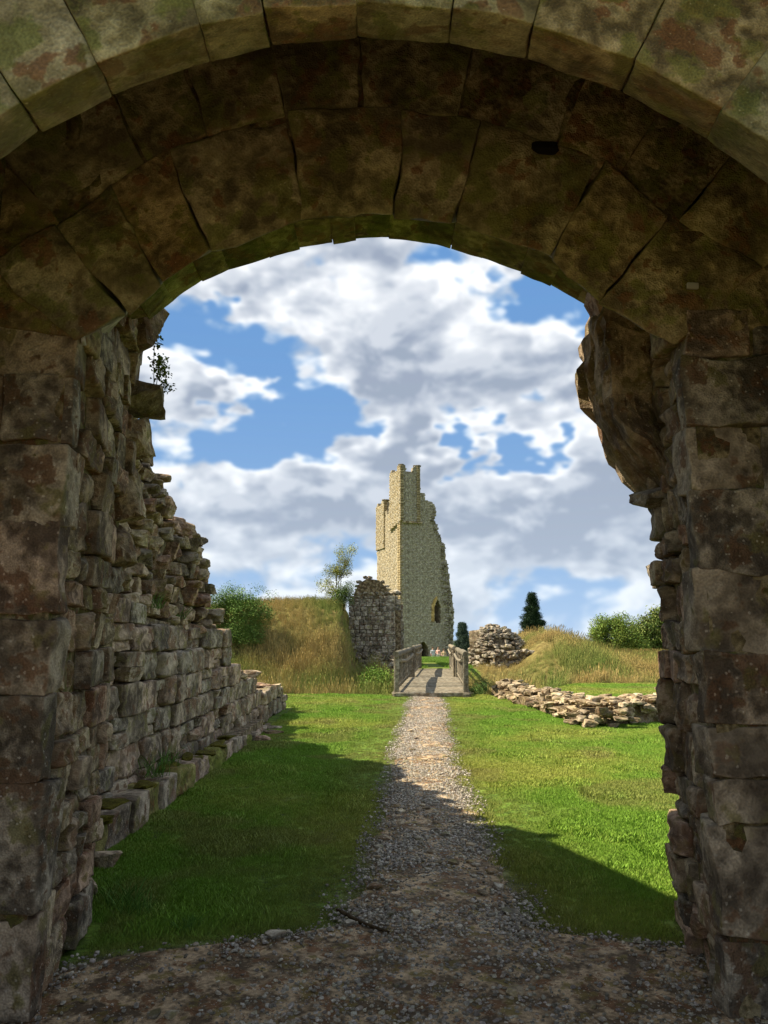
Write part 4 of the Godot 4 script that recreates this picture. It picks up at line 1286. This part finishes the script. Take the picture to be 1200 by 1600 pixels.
	# larger stones bedded in the path
	for i in 70:
		var d := rr(3.5, 8.0) if i < 50 else rr(8.0, 20.0)
		var x := path_mid(d) + rr(-1, 1) * minf(path_half(d), 1.3)
		if d < 4.8 and absf(x) > 1.35: continue
		var s := rr(0.03, 0.085)
		obj("stone", pick(RCK), pick(M.pale if rng.randf() < 0.5 else M.wall_mid), path, place(Vector3(x, height(x, -d) + 0.022, -d), Vector3(s * rr(1.0, 1.7), s * 0.5, s), Vector3(rr(-0.15, 0.15), rr(0, TAU), rr(-0.15, 0.15))))

	# gravel
	for kx in 1:
		var xfs := []
		var cols := []
		for i in 126000:
			var d := 3.2 + 20.0 * pow(rng.randf(), 1.9)
			var x := path_mid(d) + rr(-1.6, 1.6) * minf(path_half(d), 2.0)
			var off := off_path(x, d)
			if off > 0.0 and rng.randf() < sm(0.0, 0.25, off) * 0.65 + 0.35: continue
			if rng.randf() < 0.8 * sm(-0.1, 0.3, nz2.get_noise_2d(x * 70.0 + 900.0, d * 70.0)): continue
			if absf(x) > 1.7 and d < 5.0: continue
			var s := 0.005 + 0.022 * pow(rng.randf(), 3.6)
			xfs.append(place(Vector3(x, height(x, -d) + 0.016 + s * 0.15, -d), Vector3(s * rr(0.8, 1.5), s * rr(0.5, 0.9), s), Vector3(rr(-0.4, 0.4), rr(0, TAU), rr(-0.4, 0.4))))
			var v := 0.24 + 0.56 * pow(rng.randf(), 1.3)
			cols.append(Color(v, v * rr(0.91, 0.98), v * rr(0.80, 0.94)))
		var gr := multi("gravel", SMALL[kx], M.gravel, xfs, cols, self)
		tag(gr, "loose grey and buff gravel strewn over the path", "gravel", "", "stuff")
	# lawn
	for kx in 1:
		var tm := tuft_mesh(22, 0.055, 0.012, 0.034, 0.0042, 1.0)
		var xfs := []
		var cols := []
		for i in 186000:
			var d := 3.95 + 25.55 * pow(rng.randf(), 1.35)
			var x := rr(-2.15, 3.0 + 0.42 * d)
			if d < 4.8 and (x < -1.55 or x > 1.6): continue
			if d > 19.4: x = rr(-7.0, 3.0 + 0.42 * d)
			var off := off_path(x, d)
			if d > 24.0 and x < 4.0: continue
			if meadow(x, d) > 0.5: continue
			var patch := nz2.get_noise_2d(x * 22.0 + 50.0, d * 22.0)
			var worn := sm(0.85, 0.0, off + patch * 0.6)
			if off < -0.1 or rng.randf() < worn * 0.45: continue
			if off < 0.02 and rng.randf() < 0.86: continue
			if off < 0.12 and rng.randf() < 0.5: continue
			if d < 4.4 and rng.randf() < 0.35: continue
			var sc := rr(0.75, 1.25) * (1.0 - 0.35 * worn)
			var clump := nz2.get_noise_2d(x * 90.0, d * 90.0)
			sc *= 0.8 + 0.9 * sm(0.1, 0.45, clump)
			if clump < -0.32 and rng.randf() < 0.5: continue
			xfs.append(place(Vector3(x, height(x, -d) - 0.002, -d), Vector3(sc * (1.0 + d * 0.02), sc, sc * (1.0 + d * 0.02)), Vector3(0, rr(0, TAU), 0)))
			var c := Color(0.18, 0.325, 0.036).lerp(Color(0.34, 0.375, 0.075), clampf(0.22 + patch * 1.5 + rr(-0.3, 0.3), 0, 1))
			c = c.lerp(Color(0.26, 0.22, 0.075), worn * 0.6)
			var dry := sm(0.12, 0.4, nz2.get_noise_2d(x * 45.0 + 400.0, d * 45.0))
			c = c.lerp(Color(0.27, 0.25, 0.08), dry * 0.6)
			var v := rr(0.8, 1.2)
			cols.append(Color(c.r * v, c.g * v, c.b * v))
		var lg := multi("lawn_grass", tm, M.grass, xfs, cols, self)
		tag(lg, "short mown green grass on both sides of the gravel path", "grass", "", "stuff")
	# grass of the inner court beyond the bridge
	var xi := []
	var ci := []
	var tmi := tuft_mesh(26, 0.16, 0.04, 0.1, 0.012, 0.9)
	for i in 9000:
		var d := rr(40.5, 66.0)
		var x := rr(0.8, 8.0)
		if meadow(x, d) > 0.3: continue
		if d < 50.0 and absf(x - 2.7) < 0.55: continue
		xi.append(place(Vector3(x, height(x, -d), -d), Vector3.ONE * rr(0.8, 1.3), Vector3(0, rr(0, TAU), 0)))
		ci.append(Color(0.16, 0.28, 0.036) * rr(0.85, 1.15))
	tag(multi("court_grass", tmi, M.grass, xi, ci, self), "green grass of the inner court beyond the footbridge", "grass", "", "stuff")
	# meadow on the banks
	for side in 2:
		var meshes := [stalk_mesh(34, 0.24, 0.32, 0.98, 0.12)]
		for kx in 1:
			var xfs := []
			var cols := []
			for i in 19500:
				var d := rr(23.2, 50.0)
				var x := rr(-17.0, 0.2) if side == 0 else rr(3.2, 19.0)
				if rng.randf() > meadow(x, d): continue
				if d < 41.5 and x > lerpf(0.2, 1.4, (d - 22.8) / 17.4) and x < lerpf(2.6, 3.8, (d - 22.8) / 17.4): continue
				if d > 40.2 and d < 48.0 and ((x > -2.2 and x < 1.5) or (x > 4.3 and x < 7.2)): continue
				if d > 39.3 and d < 41.0 and x > 5.5 and x < 8.8: continue
				if d > 35.0 and d < 40.5 and x > 4.4 and x < 8.4 and rng.randf() < 0.5: continue
				if d > 37.0 and x > 0.6 and x < 4.6: continue
				if d > 37.0 and d < 42.0 and x > -1.9 and x < 1.2 and rng.randf() < 0.85: continue
				var h := height(x, -d)
				var gn := nz2.get_noise_2d(x * 16.0 + 200.0, d * 16.0)
				var low := sm(0.6, -0.6, h)
				xfs.append(place(Vector3(x, h - 0.03, -d), Vector3.ONE * rr(0.5, 1.1) * (0.42 if d > 34.0 and x > 4.0 and x < 8.4 else (0.5 if h > 1.6 else 0.85)), Vector3(0, rr(-0.6, 0.6), 0)))
				var c := Color(0.42, 0.32, 0.125).lerp(Color(0.32, 0.30, 0.095), clampf(0.35 + gn * 1.6 + low * 0.3, 0, 1))
				c = c.lerp(Color(0.16, 0.24, 0.05), clampf(gn * 1.2 + low * 0.35 + rr(-0.3, 0.2), 0, 1))
				var v := rr(0.8, 1.25)
				cols.append(Color(c.r * v, c.g * v, c.b * v))
			var mg := multi("meadow_grass", meshes[kx], M.straw, xfs, cols, self)
			tag(mg, "tall straw coloured meadow grass on the bank left of the footbridge" if side == 0 else "tall golden meadow grass on the bank behind the low rubble wall", "grass", "meadow grass of the banks", "stuff")
	print("grass done ", Time.get_ticks_msec())

	# shrubs and trees
	var sp := sprig_mesh(9, 0.16, 0.11, 0.055)
	var sp_small := sprig_mesh(9, 0.12, 0.07, 0.035)
	var sp_big := sprig_mesh(10, 0.35, 0.24, 0.12)
	var needles := sprig_mesh(16, 0.26, 0.26, 0.04)
	var hgt := func(x: float, d: float) -> Vector3: return Vector3(x, height(x, -d), -d)
	shrub("round_bush", "dense green bush on the bank beside the tall broken wall", "bush", hgt.call(-6.7, 36.0), [[Vector3(-1.0, 1.3, 0), Vector3(1.2, 1.2, 0.9)], [Vector3(0.2, 1.3, 0.2), Vector3(0.95, 1.15, 0.9)], [Vector3(1.0, 1.9, 0), Vector3(0.75, 1.1, 0.7)], [Vector3(-0.4, 2.1, -0.3), Vector3(0.9, 0.8, 0.8)], [Vector3(-2.2, 1.0, 0), Vector3(1.0, 0.9, 0.9)], [Vector3(0.5, 0.55, 0.4), Vector3(0.9, 0.6, 0.7)]], sp_small, 330.0, Color(0.09, 0.165, 0.035), Color(0.17, 0.26, 0.06), 0.05)
	shrub("young_tree", "slender airy young tree with yellowish leaves behind the bank crest", "tree", hgt.call(-2.5, 42.0), [[Vector3(0.0, 1.9, 0), Vector3(0.8, 0.42, 0.6)], [Vector3(-0.5, 1.3, 0.1), Vector3(0.7, 0.34, 0.5)], [Vector3(0.45, 2.5, 0), Vector3(0.5, 0.42, 0.5)], [Vector3(0.1, 3.0, 0.0), Vector3(0.28, 0.3, 0.3)], [Vector3(0.75, 3.05, 0), Vector3(0.34, 0.34, 0.3)], [Vector3(-0.1, 0.8, 0.2), Vector3(0.9, 0.35, 0.5)]], sp_small, 430.0, Color(0.30, 0.35, 0.075), Color(0.42, 0.41, 0.10), 0.028)
	shrub("dark_shrub", "small dark green shrub against the ruined gate pier", "bush", hgt.call(-2.0, 38.6) + Vector3(0, 0.7, 0), [[Vector3(0, 0.55, 0), Vector3(0.55, 0.5, 0.5)], [Vector3(0.15, 1.0, 0), Vector3(0.4, 0.4, 0.4)]], sp_small, 520.0, Color(0.06, 0.11, 0.028), Color(0.12, 0.18, 0.045), 0.03)
	shrub("nettle_clump", "bright green leafy clump in the ditch left of the footbridge", "plants", hgt.call(-0.5, 27.5) + Vector3(0, 0.6, 0), [[Vector3(-0.1, 0.9, 0.4), Vector3(0.6, 0.55, 0.8)], [Vector3(0.35, 0.6, 1.2), Vector3(0.45, 0.5, 0.8)], [Vector3(0.2, 1.2, -0.8), Vector3(0.6, 0.55, 0.9)], [Vector3(-0.4, 0.2, 1.0), Vector3(0.6, 0.4, 0.8)]], sp_small, 420.0, Color(0.10, 0.20, 0.03), Color(0.19, 0.28, 0.04), 0.015)
	shrub("ivy_patch", "dark green leafy patch at the right foot of the footbridge", "plants", hgt.call(3.9, 30.5) + Vector3(0, 0.7, 0), [[Vector3(0.0, 0.5, 0), Vector3(0.6, 0.6, 1.4)], [Vector3(0.6, 0.3, 0.4), Vector3(0.5, 0.45, 0.9)], [Vector3(-0.2, 0.0, 1.6), Vector3(0.5, 0.5, 1.0)]], sp_small, 330.0, Color(0.06, 0.12, 0.025), Color(0.12, 0.19, 0.04), 0.015)
	shrub("spreading_bush", "bright green bush with upright shoots beyond the golden bank", "bush", hgt.call(16.2, 55.0), [[Vector3(0, 1.6, 0), Vector3(1.7, 1.4, 1.4)], [Vector3(-0.9, 2.0, 0), Vector3(0.9, 1.0, 0.9)], [Vector3(0.6, 2.5, 0), Vector3(0.9, 0.75, 0.9)], [Vector3(-1.2, 1.0, 0), Vector3(0.8, 0.8, 0.8)], [Vector3(1.4, 1.0, 0.2), Vector3(0.9, 0.9, 0.9)]], sp, 150.0, Color(0.15, 0.25, 0.045), Color(0.27, 0.36, 0.07), 0.07)
	shrub("broad_tree", "broad rounded tree with dull green crown behind the bright bush", "tree", hgt.call(25.0, 72.0), [[Vector3(0, 2.6, 0), Vector3(2.4, 1.7, 2.0)], [Vector3(-1.4, 2.0, 0), Vector3(1.5, 1.4, 1.5)], [Vector3(1.0, 3.6, 0), Vector3(1.7, 1.3, 1.6)], [Vector3(2.8, 2.8, 0), Vector3(2.0, 2.0, 1.8)], [Vector3(-0.3, 1.0, 0.3), Vector3(1.8, 1.0, 1.5)]], sp_big, 26.0, Color(0.11, 0.175, 0.045), Color(0.21, 0.25, 0.07), 0.16)
	conifer("tall dark conifer standing far behind the golden bank", Vector3(22.8, -0.9, -120.0), 9.9, 3.1, Color(0.03, 0.06, 0.025), needles)
	conifer("small bluish conifer between the tower and the rubble stump", Vector3(13.0, -0.9, -130.0), 5.4, 1.9, Color(0.09, 0.13, 0.10), needles)
	# plants on the walls
	shrub("ivy_clump", "small ivy clump on the projecting stone beside the gateway arch", "ivy", Vector3(-1.62, 3.40, -5.25), [[Vector3(0.03, 0.12, 0.0), Vector3(0.04, 0.12, 0.1)], [Vector3(0.09, -0.04, 0.0), Vector3(0.025, 0.10, 0.1)], [Vector3(0.0, 0.3, 0.05), Vector3(0.03, 0.07, 0.06)]], sprig_mesh(8, 0.03, 0.03, 0.02), 14000.0, Color(0.09, 0.15, 0.03), Color(0.20, 0.28, 0.06), 0.004)
	for e in [[Vector3(-2.45, 1.93, -8.2), 0.22, "taller grass tuft on the broken wall's ledge under the rubble"], [Vector3(-2.5, 1.85, -9.4), 0.2, "shorter grass tuft near the outer end of the wall's ledge"], [Vector3(-2.3, 0.27, -8.0), 0.3, "tall grass tuft on the mossy footing of the wall"], [Vector3(-2.32, 0.26, -8.6), 0.24, "smaller grass tuft on the footing beyond the tall tuft"], [Vector3(-1.6, 0.0, -5.05), 0.2, "large coarse tuft at the outer foot of the gateway jamb"], [Vector3(-1.45, 0.0, -4.85), 0.17, "middling coarse tuft between jamb foot and gravel"], [Vector3(-1.1, 0.0, -4.62), 0.11, "coarse green tuft at the gravel's edge"]]:
		var w := obj("grass_tuft", tuft_mesh(70, e[1] * 0.55, e[1] * 0.4, e[1], 0.006, 1.4), green_blade(), self, Transform3D(Basis.IDENTITY, e[0]))
		tag(w, e[2], "grass", "grass tufts along the walls")
	# people at the foot of the tower
	var py := height(5.5, -86.0)
	person("person in a pale grey top and white trousers by the tower", Vector3(5.35, py, -86.0), 0.4, figure(Color(0.5, 0.5, 0.52), Color(0.6, 0.6, 0.6), 0.0))
	person("person in a pink top and pale trousers by the tower", Vector3(5.95, py, -86.3), -0.5, figure(Color(0.6, 0.36, 0.30), Color(0.55, 0.53, 0.5), 0.2))
	person("person in a cream and orange top by the tower", Vector3(6.75, py - 0.22, -88.6), 0.2, figure(Color(0.6, 0.42, 0.25), Color(0.5, 0.45, 0.38), 0.1))
	# small things
	var stick := obj("fallen_stick", tube([Vector3(-0.28, 0.02, -4.92), Vector3(-0.24, 0.03, -4.84), Vector3(-0.13, 0.022, -4.7), Vector3(0.0, 0.025, -4.57), Vector3(0.03, 0.02, -4.56)], [0.008, 0.011, 0.01, 0.008, 0.005], 7, 0.2), M.bark, self)
	tag(stick, "thin bent brown stick lying across the gravel", "stick")
	var tile := obj("white_tile", block_mesh(5.0, [-0.5, -0.45, 0.0, 0.45, 0.5], 0.06, 0.04), plain(Color(0.72, 0.70, 0.66)), self, place(Vector3(1.51, 3.31, -3.555), Vector3(0.055, 0.03, 0.015), Vector3(0, 0, -0.05)))
	tag(tile, "small white tile fixed to the dark stones above the right jamb", "tile")
	var tile2 := obj("white_marker", block_mesh(6.0, [-0.5, -0.45, 0.0, 0.45, 0.5], 0.06, 0.04), plain(Color(0.72, 0.72, 0.72)), self, place(Vector3(-1.485, 3.08, -3.62), Vector3(0.02, 0.08, 0.06), Vector3(0, 0.3, 0.2)))
	tag(tile2, "small white marker on the jamb under the left springing", "marker")
	var iron := obj("iron_stub", rock_mesh(61, 5, 1.0), plain(Color(0.10, 0.09, 0.085)), self, place(Vector3(0.81, 4.05, -3.555), Vector3(0.15, 0.06, 0.06)))
	tag(iron, "dark iron stub sticking out of the arch stones overhead", "fitting")
	print("all done ", Time.get_ticks_msec())

func green_blade() -> StandardMaterial3D:
	if not M.has("tuft_green"):
		M.tuft_green = leafy(Color(0.35, 0.42, 0.12))
		M.tuft_green.albedo_color = Color(0.10, 0.21, 0.03).linear_to_srgb()
	return M.tuft_green
